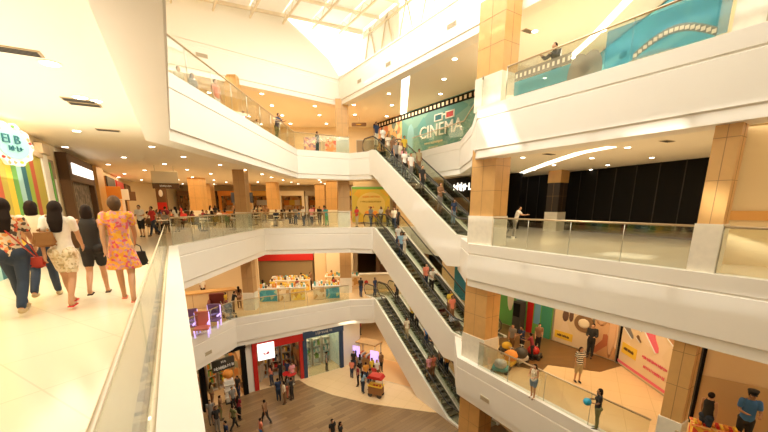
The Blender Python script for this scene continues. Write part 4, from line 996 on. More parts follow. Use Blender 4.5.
MB().ball((L*.3, -.05, .5), .3, 1, .1, 1).ball((L*.45, -.05, 1.3), .2, 1, .1, 1).build('bubble_print', C('sky_print', .1, .45, .7), r)
e0 = pm0-d*7.5
r, L = wall_root('film_reel_mural', 'grey mural with film strip behind the leaning man on the top floor', 'mural', e0[:2], (pm0-d*.1)[:2], 5)
MB().box(0, L, -.05, .2, 0, 2.1).build('mural_panel', cellmat('mural_grey', [(.35, .30, .2), (.25, .32, .26), (.45, .38, .25), (.3, .3, .22)], 1.2), r)
filmstrip(r, 0, L*.6, -.05, 1.35, .5, 14)
MB().vprism([(L*.8+1.0*math.cos(t), .9+1.0*math.sin(t)) for t in [2*PI*k/28 for k in range(28)]], -.08, -.05).build('reel_print', C('reel_khaki', .5, .42, .28), r)
for k in range(5): MB().vprism([(L*.8+.55*math.cos(k*1.256)+.2*math.cos(t), .9+.55*math.sin(k*1.256)+.2*math.sin(t)) for t in [2*PI*q/16 for q in range(16)]], -.095, -.08).build('reel_hole', C('reel_dark', .18, .16, .12), r)
f0 = pm0+d*MW
swall('wall_top_right', f0[:2], (f0+d*6)[:2], 5, 3.65, M_WALL)
swall('wall_top_right_2', e0[:2], (f0+d*6)[:2], 5, 3.65, M_WALL, .2, .25)
# top floor far wall + small posters
swall('wall_top_back', (-16, 36), (-1, 36), 5, 3.65, M_WALL)
for x0, x1, m, lb in ((-6.6, -5.2, cellmat('poster_pinkish', [(.7, .4, .3), (.35, .2, .3), (.8, .6, .4)], 5), 'small purple and pink poster on the top floor'), (-4.9, -3.3, cellmat('poster_orangeish', [(.85, .35, .1), (.8, .5, .3), (.7, .15, .08)], 5), 'orange and red poster on the top floor beside the wood column')):
    poster((x0, 31.5), (x1, 31.5), 5, 7.0, lb, m)
r, L = poster((-2.2, 30.5), (-.6, 30.5), 5, 6.6, 'grey glass display at the head of the topmost escalator', GREY, 'display_case', 'display')
# lower floor behind the escalators
r, L = poster((4.9, 24.4), (6.9, 20.9), -5+.3, -5+3.2, 'deep teal poster panel behind the middle escalator foot', mat('poster_deep_teal', (.02, .20, .26), .5), frame=TEAL)
MB().ball((L*.7, -.09, 1.4), 1, .6, .02, .9).build('blue_print', BLUEC, r)
swall('wall_bay', (4.4, 27), (7.6, 20.6), -5, 3.65, M_CEILD)

# C) lower gallery, far side : market stalls and shops
swall('wall_lower_far', (-11.8, 30.2), (-2.3, 31.2), -5, 3.65, M_WALL)
r, L = wall_root('shuttered_shop', 'closed grey shuttered shop with a red sign band behind the stalls', 'shop front', (-11.0, 29.3), (-6.0, 29.9), -5)
MB().box(0, L, -.05, .1, 0, 2.95).build('shutter', brickmat('shutter_slats', (.30, .22, .11), (.34, .25, .13), (.22, .15, .07), 6, .12, 0, .012, .4), r); MB().rbox(-.1, L+.1, -.25, 0, 2.1, 2.75, .02).build('sign_band', RED, r)
for x0, x1, m, lb in ((-5.85, -4.9, M_CEILD, 'narrow cream shop panel beside the shuttered shop'), (-4.85, -2.6, M_WALL, 'wide beige shop panel beside the narrow cream one')):
    r, L = wall_root('wall_panel', lb, 'panel', (x0, 29.95), (x1, 30.1), -5); MB().rbox(0, L, -.15, 0, 0, 3.5, .03).build('body', m, r); MB().box(.05, L-.05, -.165, -.15, 0, .25).build('plinth', M_STONE, r)
shop((-.6, 29.5), (3.6, 29.5), -5, 3.3, 'dark maroon shop with a lit menu behind the lowest landing', C('maroon_front', .12, .02, .02), BROWN, mat('dim_shop', (.25, .12, .05), .7), goods=(ORG, RED, YEL), counter=True, band=.3)
r, L = wall_root('menu_sign', 'pale lit menu sign hanging over the maroon shop', 'sign', (-.4, 29.2), (1.6, 29.2), -2.9); MB().rbox(0, L, -.08, 0, 0, .7, .02).build('frame', BROWN, r); MB().box(.05, L-.05, -.1, -.07, .06, .64).build('print', cellmat('menu_print', [(.8, .6, .4), (.7, .3, .15), (.85, .75, .6)], 5), r)
r, L = wall_root('info_desk', 'cream service desk with a red flower print at the lowest landing', 'desk', (-1.9, 27.8), (1.4, 28.3), -5); MB().rbox(0, L, 0, .6, 0, 1.2, .03).build('body', CREAMP, r); MB().rbox(-.04, L+.04, -.04, .64, 1.2, 1.26, .01).build('desk_top', M_WHITEW, r); MB().ball((.5, -.01, .6), 1, .16, .02, .18).build('flower_print', RED, r)
def stall(p0, p1, z, label, front, goods, dep=.8, h=.95):
    r, L = wall_root('market_stall', label, 'stall', p0, p1, z, 'market stalls on the lower gallery')
    MB().rbox(0, L, 0, dep, 0, h, .03).build('body', CREAMP, r); MB().box(.04, L-.04, -.02, .0, .08, h-.08).build('front_print', front, r); MB().rbox(-.04, L+.04, -.05, dep+.05, h, h+.05, .01).build('counter_top', M_WHITEW, r)
    mb = MB()
    for i in range(int(L/.16)):
        for j in range(3):
            x = .08+i*.16; y = .1+j*.24; mb.mi = random.randrange(len(goods)); mb.rbox(x, x+.12, y, y+.18, h+.05, h+.12+.22*random.random(), .01)
    mb.build('goods', list(goods), r)['kind'] = 'stuff'
    return r
TP = cellmat('stall_teal', [(.08, .35, .38), (.05, .28, .34), (.45, .55, .3), (.1, .4, .42)], 4); YP = cellmat('stall_yellow', [(.85, .60, .08), (.80, .50, .1), (.85, .7, .3), (.6, .3, .05)], 4); CPn = cellmat('stall_cream', [(.80, .62, .36), (.6, .35, .12), (.85, .7, .45)], 4)
GD = (YEL, ORG, CREAMP, TEAL, BROWN, WHITE)
stall((-8.55, 23.9), (-7.35, 24.15), -5, 'teal printed market stall nearest the wood column', TP, GD)
stall((-7.25, 24.15), (-6.55, 24.3), -5, 'narrow cream market stall right of the teal printed one', CPn, GD)
stall((-6.5, 24.3), (-5.5, 24.5), -5, 'yellow printed market stall right of the narrow cream one', YP, GD)
stall((-5.0, 24.7), (-4.2, 24.85), -5, 'cream printed market stall left of the teal and grey one', CPn, GD)
stall((-4.15, 24.85), (-3.15, 25.05), -5, 'teal and grey market stall nearest the lowest escalator', TP, GD)
stall((-8.6, 26.6), (-5.7, 27.0), -5, 'long back counter of the left market stalls', YP, GD); stall((-4.7, 28.2), (-2.0, 28.5), -5, 'long back counter of the right market stalls', CPn, GD)
# lower gallery, left corner
swall('wall_lower_left', (-15.5, 25.5), (-9.4, 26.5), -5, 3.65, M_WALL)
r, L = wall_root('long_counter', 'long honey wood service counter on the lower left gallery', 'counter', (-14.5, 21.0), (-10.0, 23.6), -5); MB().rbox(0, L, 0, .7, 0, 1.0, .03).build('body', M_WALL, r); MB().rbox(-.05, L+.05, -.08, .78, 1.0, 1.07, .02).build('counter_top', M_WOOD, r)
for k in range(5): MB().box(L*(k+.5)/5-.01, L*(k+.5)/5+.01, -.01, 0, .05, .95).build('joint', M_SEAM, r)
for (x, yf), rz, cm_, lb in (((203, 336), .3, C('coral_seat', .75, .22, .15), 'coral padded chair with violet lit frame by the lower left rail'), ((193, 333), .6, mat('violet_seat', (.25, .14, .3), .5), 'dark chair with violet lit frame by the lower left rail'), ((214, 327), .1, mat('violet_seat', (.25, .14, .3), .5), 'violet framed chair right of the coral padded one')):
    p = at(x, yf, -5); r = thing('lounge_chair', lb, 'chair', p, rz)
    MB().rbox(-.35, .35, -.3, .3, .38, .5, .04).build('seat', cm_, r); MB().rbox(-.35, .35, .24, .34, .5, 1.25, .04).build('backrest', cm_, r)
    for sx in (-1, 1):
        for sy in (-1, 1): MB().tube([(sx*.31, sy*.26, 0), (sx*.33, sy*.28, .4 if sy < 0 else 1.2)], .035, 8).build('leg', VIOL, r)
        MB().rbox(sx*.33-.04, sx*.33+.04, -.28, .3, .66, .74, .02).build('armrest', VIOL, r)
p = at(219, 312, -5); r = thing('armchair', 'dark red leather armchair by the long wooden counter', 'chair', p, .4); MB().rbox(-.5, .5, -.45, .45, .15, .5, .06).build('seat', C('dark_red_leather', .18, .03, .02), r); MB().rbox(-.5, .5, .3, .5, .45, 1.15, .07).build('backrest', C('dark_red_leather', .18, .03, .02), r)
for sx in (-1, 1): MB().rbox(sx*.5-.09, sx*.5+.09, -.45, .45, .15, .75, .05).build('armrest', C('dark_red_leather', .18, .03, .02), r)
p = at(230, 318, -5); r = thing('pushchair', 'dark pushchair beside the person in black on the lower left gallery', 'pushchair', p, .9)
MB().rbox(-.22, .22, -.3, .25, .38, .5, .05).build('seat', cl('black'), r); MB().vprism([(-.2, 0), (.2, 0), (.2, .1), (-.2, .1)], -.1, .1).build('foot_rest', M_DARK, r)
for sx in (-1, 1):
    MB().tube([(sx*.22, -.35, .1), (sx*.22, .2, .55), (sx*.22, .5, 1.0)], .018, 6).build('frame', M_STEEL, r)
    for sy in (-.35, .3): MB().tube([(sx*.22-.02, sy, .1), (sx*.22+.02, sy, .1)], .1, 14).build('wheel', M_DARK, r)
MB().ball((0, .1, .75), 1, .25, .25, .2).build('hood', cl('navy'), r)

# D) ground floor shops
def gshop(x0, x1, y0, y1): return at(x0, y0, -10), at(x1, y1, -10)
g0, g1 = at(256, 391, -10), at(304, 378, -10); g2 = at(305, 378, -10); g3 = at(343, 367, -10)
r = shop(g0[:2], g1[:2], -10, 3.3, 'red framed shop with white square emblem on the ground floor', RED, RED, WGLOW, goods=(RED, BROWN, YEL, CREAMP, NAVY), counter=False, band=.55, depth=1.9)
MB().rbox(.25, 1.3, -.22, -.14, 2.05, 3.15, .04).build('emblem_panel', SGLOW, r); MB().vprism([(.55, 2.6), (.75, 2.45), (1.05, 2.85), (.9, 2.6), (1.0, 2.45), (.8, 2.4), (.62, 2.42)], -.25, -.22).build('emblem', PINKC, r)
for k in range(6):
    MB().ball((.8+k*.55, .9, 2.55), .05).build('spot_lamp', M_LAMP, r)
r = shop(g2[:2], g3[:2], -10, 3.35, 'pale glazed shop with navy sign band on the ground floor', NAVY, NAVY, WGLOW2, goods=(WHITE, TEAL, LGREY, GREEN), counter=False, band=.5, depth=1.8, txt=9, txtm=LGREY)
L = (g3-g2).length; MB().box(.3, L-.3, -.02, 0, 0, 2.8).build('glazing', M_SHOPG, r)
swall('wall_ground_pier', g3[:2], (g3+Vector((1.2, 1.2, 0)))[:2], -10, 3.65, M_FASC)
swall('wall_ground_pier_2', at(249, 393, -10)[:2], g0[:2], -10, 3.65, M_FASC)
k0, k1 = at(205, 412, -10), at(248, 394, -10)
r = shop(k0[:2], k1[:2], -10, 3.3, 'black signed ground floor shop at the left corner', M_BLACK, M_BLACK, WGLOW, goods=(ORG, GREEN, BROWN, YEL, WHITE), counter=False, band=.2, depth=2.4)
L = (k1-k0).length; MB().rbox(L*.22, L*.70, -.3, -.15, 2.25, 2.95, .02).build('sign_board', M_DARK, r); text('lettering', 3, .2, WHITE, r, (L*.46, -.32, 2.8)); text('lettering', 9, .26, WHITE, r, (L*.46, -.32, 2.48))
p = at(231, 402, -10); r = thing('promo_stand', 'slim stand with orange ball top in front of the black-signed shop', 'stand', p, .5)
MB().rbox(-.3, .3, -.25, .25, 0, .1, .02).build('base', M_DARK, r); MB().rbox(-.25, .25, -.2, .2, .1, 1.5, .03).build('body', WHITE, r); MB().ball((0, 0, 1.85), .3).build('ball_top', ORG, r)
for q in range(3): MB().rbox(-.3, .3, -.26, .22, .4+q*.4, .44+q*.4, .01).build('shelf', LGREY, r)
# violet-lit kiosk and snack cart
p = at(368, 371, -10); r = thing('kiosk', 'crowded kiosk with violet lit screens under the lowest escalator', 'kiosk', at(369, 366, -10), -.5); r.scale = (.85, .85, .8)
MB().rbox(-.9, .9, -.5, .5, 0, .95, .04).build('counter', TAN, r); MB().rbox(-1.0, 1.0, -.6, .6, 2.3, 2.42, .03).build('canopy', C('tan_canopy', .55, .33, .14), r)
for sx in (-.9, .9):
    for sy in (-.5, .5): MB().tube([(sx, sy, 0), (sx, sy, 2.3)], .04, 8).build('post', M_STEEL, r)
MB().rbox(-1.25, -.55, -.62, -.56, .9, 2.0, .02).build('screen', VIOL, r); MB().rbox(.5, 1.3, -.62, -.56, .5, 1.9, .02).build('screen', VIOL, r)
mb = MB()
for i in range(14): mb.mi = i % 4; x = -.8+i*.12; mb.rbox(x, x+.1, -.4, .3, .95, 1.1+.2*random.random(), .01)
mb.build('goods', [RED, ORG, WHITE, BROWN], r)['kind'] = 'stuff'
p = at(376, 396, -10); r = thing('snack_cart', 'yellow and brown wheeled snack cart below the kiosk', 'cart', p, -.4); r.scale = (.72,)*3
MB().rbox(-.6, .6, -.35, .35, .3, 1.0, .03).build('body', C('cart_brown', .35, .16, .05), r); MB().rbox(-.66, .66, -.4, .4, 1.0, 1.06, .01).build('counter_top', YEL, r); MB().vprism([(-.7, 1.75), (.7, 1.75), (.5, 2.0), (-.5, 2.0)], -.45, .45).build('awning', RED, r)
for sx in (-.6, .6):
    MB().tube([(sx, 0, 1.0), (sx, 0, 1.8)], .03, 6).build('post', M_STEEL, r)
    for sy in (-.3, .3): MB().tube([(sx*.7, sy-.03, .22), (sx*.7, sy+.03, .22)], .22, 18).build('wheel', M_DARK, r)
for q in range(8): MB().ball((-.5+q*.14, -.2, 1.14), .08).build('snack_jar', random.choice([YEL, RED, ORG]), r)
p = at(405, 368, -10); r = thing('floor_mat', 'orange promotional floor area under the lowest escalator', 'mat', p, -.5); MB().rbox(-2.2, 1.5, -2.4, .6, 0, .02, .005).build('mat_surface', mat('orange_mat', (.82, .50, .22), .4), r); MB().rbox(-2.25, 1.55, -2.45, .65, 0, .012, .004).build('mat_border', CREAMP, r)
p = at(292, 386, -10)
r = thing('round_table', 'small round pedestal table with a red drum in the red shop', 'table', p+Vector((-.2, .3, 0)), 0); MB().lathe([(.35, 0), (.33, .04), (.04, .06), (.04, .72)], n=16).build('pedestal', M_STEEL, r); MB().lathe([(.45, .72), (.45, .76)], n=20).build('table_top', RED, r)

# E) lower right gallery : panels with prints
Z1 = -5
q0, q1, q2, q3 = [at(*v, Z1) for v in ((499, 322), (552, 340), (617, 362), (668, 398))]
swall('wall_lower_right', q0[:2], q1[:2], Z1, 3.65, M_WALL); swall('wall_lower_right_2', q1[:2], q2[:2], Z1, 3.65, M_WALL); swall('wall_lower_right_3', q2[:2], (q2+(q3-q2)*1.15)[:2], Z1, 3.65, M_WALL)
r, L = poster(q0[:2], q1[:2], Z1, Z1+3.3, 'green hoarding with blue red and pale shapes on the lower right gallery', GREEN)
MB().box(L*.55, L*.66, -.09, -.07, 0, 3.2).build('red_band', RED, r); MB().box(L*.80, L*.97, -.09, -.07, 0, 3.2).build('green_band', C('emerald', .05, .28, .16), r); MB().box(L*.68, L*.78, -.09, -.07, .6, 3.2).build('blue_band', C('steel_blue', .15, .35, .5), r)
MB().ball((L*.42, -.07, 2.1), 1, .4, .02, .9).build('blue_print', C('grey_blue', .25, .40, .42), r); MB().ball((L*.22, -.07, 1.9), 1, .25, .02, 1.1).build('pale_print', CREAMP, r)
p = q0.lerp(q1, .42)+Vector((-.3, -.5, 0)); r = thing('tall_speaker', 'black box tower standing before the green hoarding', 'cabinet', p, face_rot(q0, q1)); MB().rbox(-.25, .25, -.2, .2, 0, 1.7, .03).build('body', M_DARK, r); MB().rbox(-.2, .2, -.22, -.19, .9, 1.6, .01).build('grille', M_BLACK, r)
sn = cellmat('poster_beige', [(.78, .60, .38), (.80, .62, .42), (.76, .58, .35)], 1.5)
r, L = poster(q1[:2], q1.lerp(q2, .62)[:2], Z1, Z1+3.3, 'beige poster with a round plate of food on the lower right gallery', sn)
mb = MB(); mb.vprism([(1.5+.45*math.cos(t), 1.3+.42*math.sin(t)) for t in [2*PI*k/28 for k in range(28)]], -.1, -.07); mb.build('plate_print', C('plate_brown', .25, .14, .06), r); MB().ball((1.5, -.1, 1.3), 1, .27, .02, .23).build('food_print', CREAMP, r)
MB().ball((.6, -.08, 1.45), 1, .16, .02, .3).ball((.88, -.08, 1.5), 1, .11, .02, .3).build('pepper_print', C('print_dark', .15, .08, .05), r); MB().box(.15, 1.05, -.09, -.07, .25, .62).build('price_label', YEL, r); text('lettering', 7, .17, BROWN, r, (.6, -.1, .43))
MB().ball((1.0, -.08, 2.1), 1, .35, .02, .13).ball((1.9, -.08, 2.2), 1, .25, .02, .15).build('leaf_print', C('print_red', .4, .1, .05), r)
r, L = poster(q1.lerp(q2, .63)[:2], q1.lerp(q2, .985)[:2], Z1, Z1+3.3, 'orange brown portrait style advertising poster beside the food poster', cellmat('poster_brown', [(.60, .30, .12), (.70, .40, .2), (.5, .15, .06), (.75, .5, .3)], 1.6))
MB().ball((.3*L, -.08, 1.9), 1, .3, .02, .5).ball((.75*L, -.08, 1.3), 1, .16, .02, 1.2).build('figure_print', C('print_peach', .75, .45, .25), r)
r, L = poster(q2.lerp(q3, .015)[:2], (q2+(q3-q2)*1.1)[:2], Z1, Z1+3.3, 'cream shoe shop poster with grey sneakers and a red shoe', sn)
def shoe_print(x, z, s, m, ang=-.5):
    c, n = math.cos(ang), math.sin(ang); pts = [(-.5, .1), (-.45, .28), (-.2, .3), (.05, .16), (.42, .08), (.55, -.05), (.5, -.14), (-.48, -.14)]
    MB().vprism([(x+s*(a*c-b*n), z+s*(a*n+b*c)) for a, b in pts], -.1, -.07).build('shoe_print', m, r)
    MB().vprism([(x+s*(a*c-b*n), z+s*(a*n+b*c)) for a, b in ((-.5, -.14), (.52, -.14), (.5, -.2), (-.48, -.2))], -.11, -.07).build('sole_print', WHITE, r)
shoe_print(.55, 1.6, .62, C('shoe_grey', .22, .2, .18)); shoe_print(1.0, 2.05, .6, C('shoe_grey2', .15, .13, .12)); shoe_print(1.85, 1.75, .95, PINKC, -.7); shoe_print(1.15, 1.5, .3, BROWN); shoe_print(2.9, 2.0, .7, C('shoe_tan', .5, .25, .1))
MB().box(.25, 1.15, -.09, -.07, .6, 1.05).build('price_label', YEL, r); text('lettering', 7, .17, BROWN, r, (.7, -.1, .83)); text('lettering', 15, .16, PINKC, r, (2.1, -.1, .95)); text('lettering', 14, .16, PINKC, r, (2.2, -.1, .6)); MB().box(.1, L-.1, -.09, -.07, .12, .22).build('pink_line', PINKC, r)
for v, nm2 in ((q2, 0),): 
    r = thing('partition_post', 'thin black post between the portrait poster and the shoe poster', 'post', q2+Vector((-.03, -.1, 0))); MB().rbox(-.06, .06, -.06, .06, 0, 3.4, .01).build('shaft', M_BLACK, r); MB().rbox(-.1, .1, -.1, .1, 0, .05, .01).build('foot', M_STEEL, r)
# brown floor region + cove of light on the floor is left to the renderer
mb = MB(); e = [at(*v, Z1) for v in ((499, 345), (517, 366), (541, 372), (548, 365), (600, 372), (664, 377))]
mb.prism([q0[:2], e[0][:2], e[1][:2], e[2][:2], e[3][:2], e[4][:2], q2.lerp(q3, .12)[:2], q2[:2], q1[:2]], Z1, Z1+.015)
struct(mb.build('floor_brown', brickmat('brown_floor', (.17, .085, .025), (.20, .10, .03), (.13, .065, .02), 1.2, .3, .5, .005, .35)))
# cream wall and stall at the lower right edge
cl0 = at(712, 415, -5); cl0 = Vector((9.55, 9.95))
swall('wall_lower_cream', cl0, cl0+cwd*9, -5, 3.65, mat('cream_wall_lower', (.85, .64, .36), .6), .3)
o = MB().box(0, 9, -.02, 0, 0, 1.6).build('trim_8', mat('tan_dado', (.62, .42, .20), .5)); o.location = (cl0.x, cl0.y, -5); o.rotation_euler = (0, 0, math.atan2(cwd.y, cwd.x)); struct(o)
o = MB().box(-.08, .0, -.06, .3, 0, 3.6).build('trim_9', M_BLACK); o.location = (cl0.x, cl0.y, -5); o.rotation_euler = (0, 0, math.atan2(cwd.y, cwd.x)); struct(o)
p = at(711, 444, -5); r = thing('sales_stall', 'stall with red and yellow patterned counter at the lower right corner', 'stall', p, -.55); r.scale = (.62,)*3
MB().rbox(-.8, .8, -.35, .35, 0, .85, .03).build('body', cellmat('stall_red_yellow', [(.8, .5, .05), (.7, .08, .04), (.85, .6, .1), (.75, .3, .05)], 5), r); MB().rbox(-.85, .85, -.4, .4, .85, .9, .015).build('counter_top', cellmat('top_red_yellow', [(.8, .35, .08), (.75, .15, .06), (.85, .6, .2)], 8), r)
mb = MB()
for i in range(10): mb.mi = i % 3; mb.rbox(-.75+i*.15, -.64+i*.15, -.2, .15, .9, .98+.05*(i % 2), .01)
mb.build('goods', [YEL, ORG, RED], r)['kind'] = 'stuff'
# ride toys
for (x, y), m, m2, lb, sc in (((508, 366), ORG, YEL, 'round ride toy with an orange yellow ball front', 1.0), ((500, 372), LGREY, TEAL, 'grey and teal ride toy nearest the near right column', .8), ((518, 363), M_DARK, LGREY, 'dark bubble shaped ride toy beside the orange one', 1.0), ((533, 358), RED, M_DARK, 'red and dark ride toy on the right of the group', .8), ((506, 352), YEL, M_DARK, 'yellow ride toy behind the round one', .7)):
    p = at(x, y, -5); r = thing('ride_toy', lb, 'ride', p, random.uniform(-1, 1)); r.scale = (sc*.78,)*3
    MB().rbox(-.5, .5, -.35, .35, .12, .45, .12, 3).build('body', m2, r); MB().ball((0, -.1, .62), 1, .42, .36, .34).build('cockpit', m, r)
    for sx in (-.42, .42):
        for sy in (-.28, .28): MB().tube([(sx-.05 if 0 else sx, sy-.05, .14), (sx, sy+.05, .14)], .14, 16).build('wheel', M_DARK, r)
    MB().tube([(.1, 0, .8), (.2, 0, 1.0)], .02, 6).tube([(.2, -.14, 1.0), (.2, .14, 1.0)], .025, 8).build('handlebar', M_STEEL, r)

# ------------------------------------------------------------------ food court furniture and diners
def dtable():
    r = thing('dining_table', 'square pale dining table among the seated food court diners', 'table', (0, 0, 0), 0, 'food court tables')
    MB().rbox(-.4, .4, -.4, .4, .71, .75, .012).build('table_top', M_WHITEW, r); MB().tube([(0, 0, .03), (0, 0, .71)], .04, 8).build('pole', M_STEEL, r); MB().lathe([(.26, 0), (.25, .025), (.05, .05)], n=16).build('base', M_DARK, r); return r
def dchair():
    r = thing('dining_chair', 'dark dining chair at a food court table', 'chair', (0, 0, 0), 0, 'food court chairs')
    MB().rbox(-.21, .21, -.2, .22, .43, .47, .012).build('seat', C('chair_brown', .14, .09, .05), r); MB().rbox(-.2, .2, -.22, -.19, .55, .88, .01).build('backrest', C('chair_brown', .14, .09, .05), r)
    for sx in (-.18, .18):
        for sy in (-.19, .18): MB().tube([(sx, sy, 0), (sx, sy, .44 if sy > 0 else .86)], .014, 6).build('leg', M_STEEL, r)
    return r
T0 = dtable(); C0 = dchair(); ft = fcn = True
spots = [(-12.6, 20.5), (-11.2, 22.6), (-13.4, 24), (-15.6, 25.5), (-11.0, 26.0), (-13, 27.6), (-17, 28.5), (-10.4, 29.4), (-15.4, 31.4), (-12.2, 31.6), (-8.4, 28), (-7.9, 31.5), (-5.9, 29), (-5.2, 32.5), (-3.8, 35.2), (-9.3, 35.4), (-12.0, 35.6), (-16.2, 34.6), (-18.8, 31.5), (-7.0, 35.6), (-9.9, 24.0)]
shirts = ['white', 'black', 'brown', 'navy', 'grey', 'red', 'cream', 'blue', 'khaki', 'maroon', 'coral', 'pink', 'black', 'black']
PILL = [(-14.5, 29), (-13.5, 36), (-10.3, 34.5), (-6.5, 38), (-4.6, 33), (-17.5, 37), (-8.6, 22.5), (-2.95, 27.3)]
spots = [(x, y) for x, y in spots if all(abs(x-a) > 1.35 or abs(y-b) > 1.35 for a, b in PILL)]
for (x, y) in spots:
    if ft: T0.location = (x, y, 0); ft = False
    else: dup(T0, (x, y, 0), random.uniform(-.1, .1))
    for k in range(4):
        a = k*PI/2+PI/4*0; cx_, cy_ = x+.62*math.cos(a), y+.62*math.sin(a)
        if fcn: C0.location = (cx_, cy_, 0); C0.rotation_euler = (0, 0, a+PI/2); fcn = False
        else: dup(C0, (cx_, cy_, 0), a+PI/2)
        if random.random() < .62:
            person((x+.60*math.cos(a), y+.60*math.sin(a), 0), a+PI/2, 'diner seated at a food court table on the middle floor', H=1.55, top=random.choice(shirts), bot=random.choice(['jean', 'black', 'khaki', 'grey']), pose='sit', fem=random.random() < .5, group='seated food court diners')
for k in range(22):
    x, y = random.choice([(random.uniform(-19, -9.5), random.uniform(29, 38)), (random.uniform(-7.6, -3.4), random.uniform(26.4, 37)), (random.uniform(-18, -10), random.uniform(30, 37))])
    if any(abs(x-a) < 1.0 and abs(y-b) < 1.0 for a, b in spots+PILL): continue
    person((x, y, 0), random.uniform(-PI, PI), 'visitor standing deep in the crowded food court', H=1.5, top=random.choice(shirts), bot=random.choice(['jean', 'black', 'khaki', 'brown']), pose=random.choice(['stand', 'walk', 'hold']), fem=random.random() < .5, group='standing food court visitors')

# ------------------------------------------------------------------ ceiling fittings
def hang(x, y, z, label, w=1.3, h=.5, m=M_WALL, rz=.4):
    p = at(x, y, z); r = thing('hanging_sign', label, 'sign', p, rz); MB().rbox(-w/2, w/2, -.05, .05, -h*.4, h*.6, .02).build('upper_panel', m, r); MB().rbox(-w/2, w/2, -.055, .055, -h*.85, -h*.4, .01).build('lower_panel', BROWN, r)
    MB().tube([(-w*.35, 0, h*.6), (-w*.35, 0, h*.6+.4)], .015, 6).tube([(w*.35, 0, h*.6), (w*.35, 0, h*.6+.4)], .015, 6).build('hanger', M_STEEL, r); text('lettering', 7, h*.25, WHITE, r, (0, -.065, -h*.62)); return r
hang(165, 178.5, 2.95, 'cream and brown directional sign hanging over the walkway', 1.25, .62, rz=.35)
p = at(359, 124.5, 8.0); r = thing('exit_sign', 'small dark oval sign hanging from the top floor ceiling', 'sign', p, 0); MB().rbox(-.6, .6, -.05, .05, -.14, .14, .05, 3).build('panel', BROWN, r); MB().tube([(0, 0, .14), (0, 0, .6)], .015, 6).build('hanger', M_STEEL, r); text('lettering', 6, .14, YEL, r, (0, -.06, 0))
def pip(x, y, poly):
    c = False; n = len(poly)
    for i in range(n):
        (x1, y1), (x2, y2) = poly[i], poly[i-1]
        if (y1 > y) != (y2 > y) and x < (x2-x1)*(y-y1)/(y2-y1)+x1: c = not c
    return c
def downlight():
    r = thing('downlight', 'small round recessed downlight in the gallery ceiling', 'downlight', (0, 0, 0), 0, 'round recessed ceiling downlights')
    MB().lathe([(.12, -.006), (.12, .0)], n=16).build('bezel', M_WHITEW, r); MB().lathe([(.09, -.012), (.09, -.004)], n=16).build('lamp_glass', M_LAMP, r); return r
DL = downlight(); first = True; nd = 0
def put(x, y, z, s=1):
    global first, nd
    nd += 1
    if first: DL.location = (x, y, z); DL.scale = (s,)*3; first = False
    else: dup(DL, (x, y, z)).scale = (s,)*3
rr = random.Random(3)
for z, hole, rng in ((8.6, offset(HOLES[4], -1.2), (-14, 14, 14, 36)), (3.6, offset(HOLES[2] if 0 else HOLES[3], -1.0), (-20, 14, 5, 38)), (-1.4, offset(HOLES[2], -1.0), (-13, 13, 8, 31))):
    x = rng[0]
    while x < rng[1]:
        y = rng[2]
        while y < rng[3]:
            xx, yy = x+rr.uniform(-.3, .3), y+rr.uniform(-.3, .3)
            if not pip(xx, yy, hole) and not (z == -1.4 and rr.random() < .4): put(xx, yy, z-.001, 1.0 if z < 8 else 1.3)
            y += 2.9
        x += 2.9
for x, y in ((50, 63), (80, 97)): v = at(x, y, 3.6); put(v.x, v.y, 3.597, 1.2)
def vent(p, rz, label, m=M_VENT, w=.5, h=.22, wallm=False):
    r = thing('air_vent', label, 'vent', p, rz); mb = MB()
    if wallm:
        MB().rbox(-w/2, w/2, -.02, .01, -h/2, h/2, .005).build('frame', m, r)
        for k in range(4): mb.box(-w/2+.03, w/2-.03, -.03, -.02, -h/2+.03+k*h/4.6, -h/2+.05+k*h/4.6)
    else:
        MB().rbox(-w/2, w/2, -h/2, h/2, -.015, .01, .005).build('frame', m, r)
        for k in range(4): mb.box(-w/2+.03, w/2-.03, -h/2+.03+k*h/4.6, -h/2+.05+k*h/4.6, -.025, -.015)
    mb.build('louvre', M_DARK if not wallm else M_VENT, r)
for (x, y, z, lb) in ((85, 104, 3.6, 'ceiling vent over the walkway nearest the round shop sign'), (15, 50, 3.6, 'ceiling vent at the upper left corner of the picture'), (108, 130, 3.6, 'ceiling vent over the walkway before the food court'), (79, 100, 3.6, 'slim ceiling vent beside a walkway downlight'), (667, 141, 3.6, 'ceiling vent over the black frontage'), (549, 154, 3.6, 'small ceiling vent near the middle right column'), (528, 31, 8.6, 'ceiling vent beside the upper right column'), (456, 98, 8.6, 'ceiling vent above the cinema mural'), (423, 111, 8.6, 'ceiling vent left of the cinema lettering')):
    v = at(x, y, z); vent(v, HD, lb, M_VENT, .55, .25)
def fvent(lv, i, t, dz, lb, w=.5):
    pts = HOLES[lv]; a, b = Vector(pts[i]), Vector(pts[i+1]); p = a.lerp(b, t); rz = face_rot(a, b)
    sg = 1 if area(pts) > 0 else -1; vent((p.x, p.y, LZ[lv]+dz), rz+(PI if sg > 0 else 0), lb, M_VENTL, w, .2, True)
fvent(4, 3, .19, -.95, 'fascia grille nearest the roof corner'); fvent(4, 3, .4, -.95, 'second fascia grille right of the roof corner'); fvent(4, 3, .72, -.9, 'fascia grille above the cinema bay on the roof edge', .6); fvent(4, 2, .35, -.7, 'fascia grille on the upper left roof edge', .6)
fvent(1, 9, .22, -1.1, 'fascia grille on the lower right balcony'); fvent(1, 2, .3, -1.1, 'fascia grille on the lower left balcony corner')
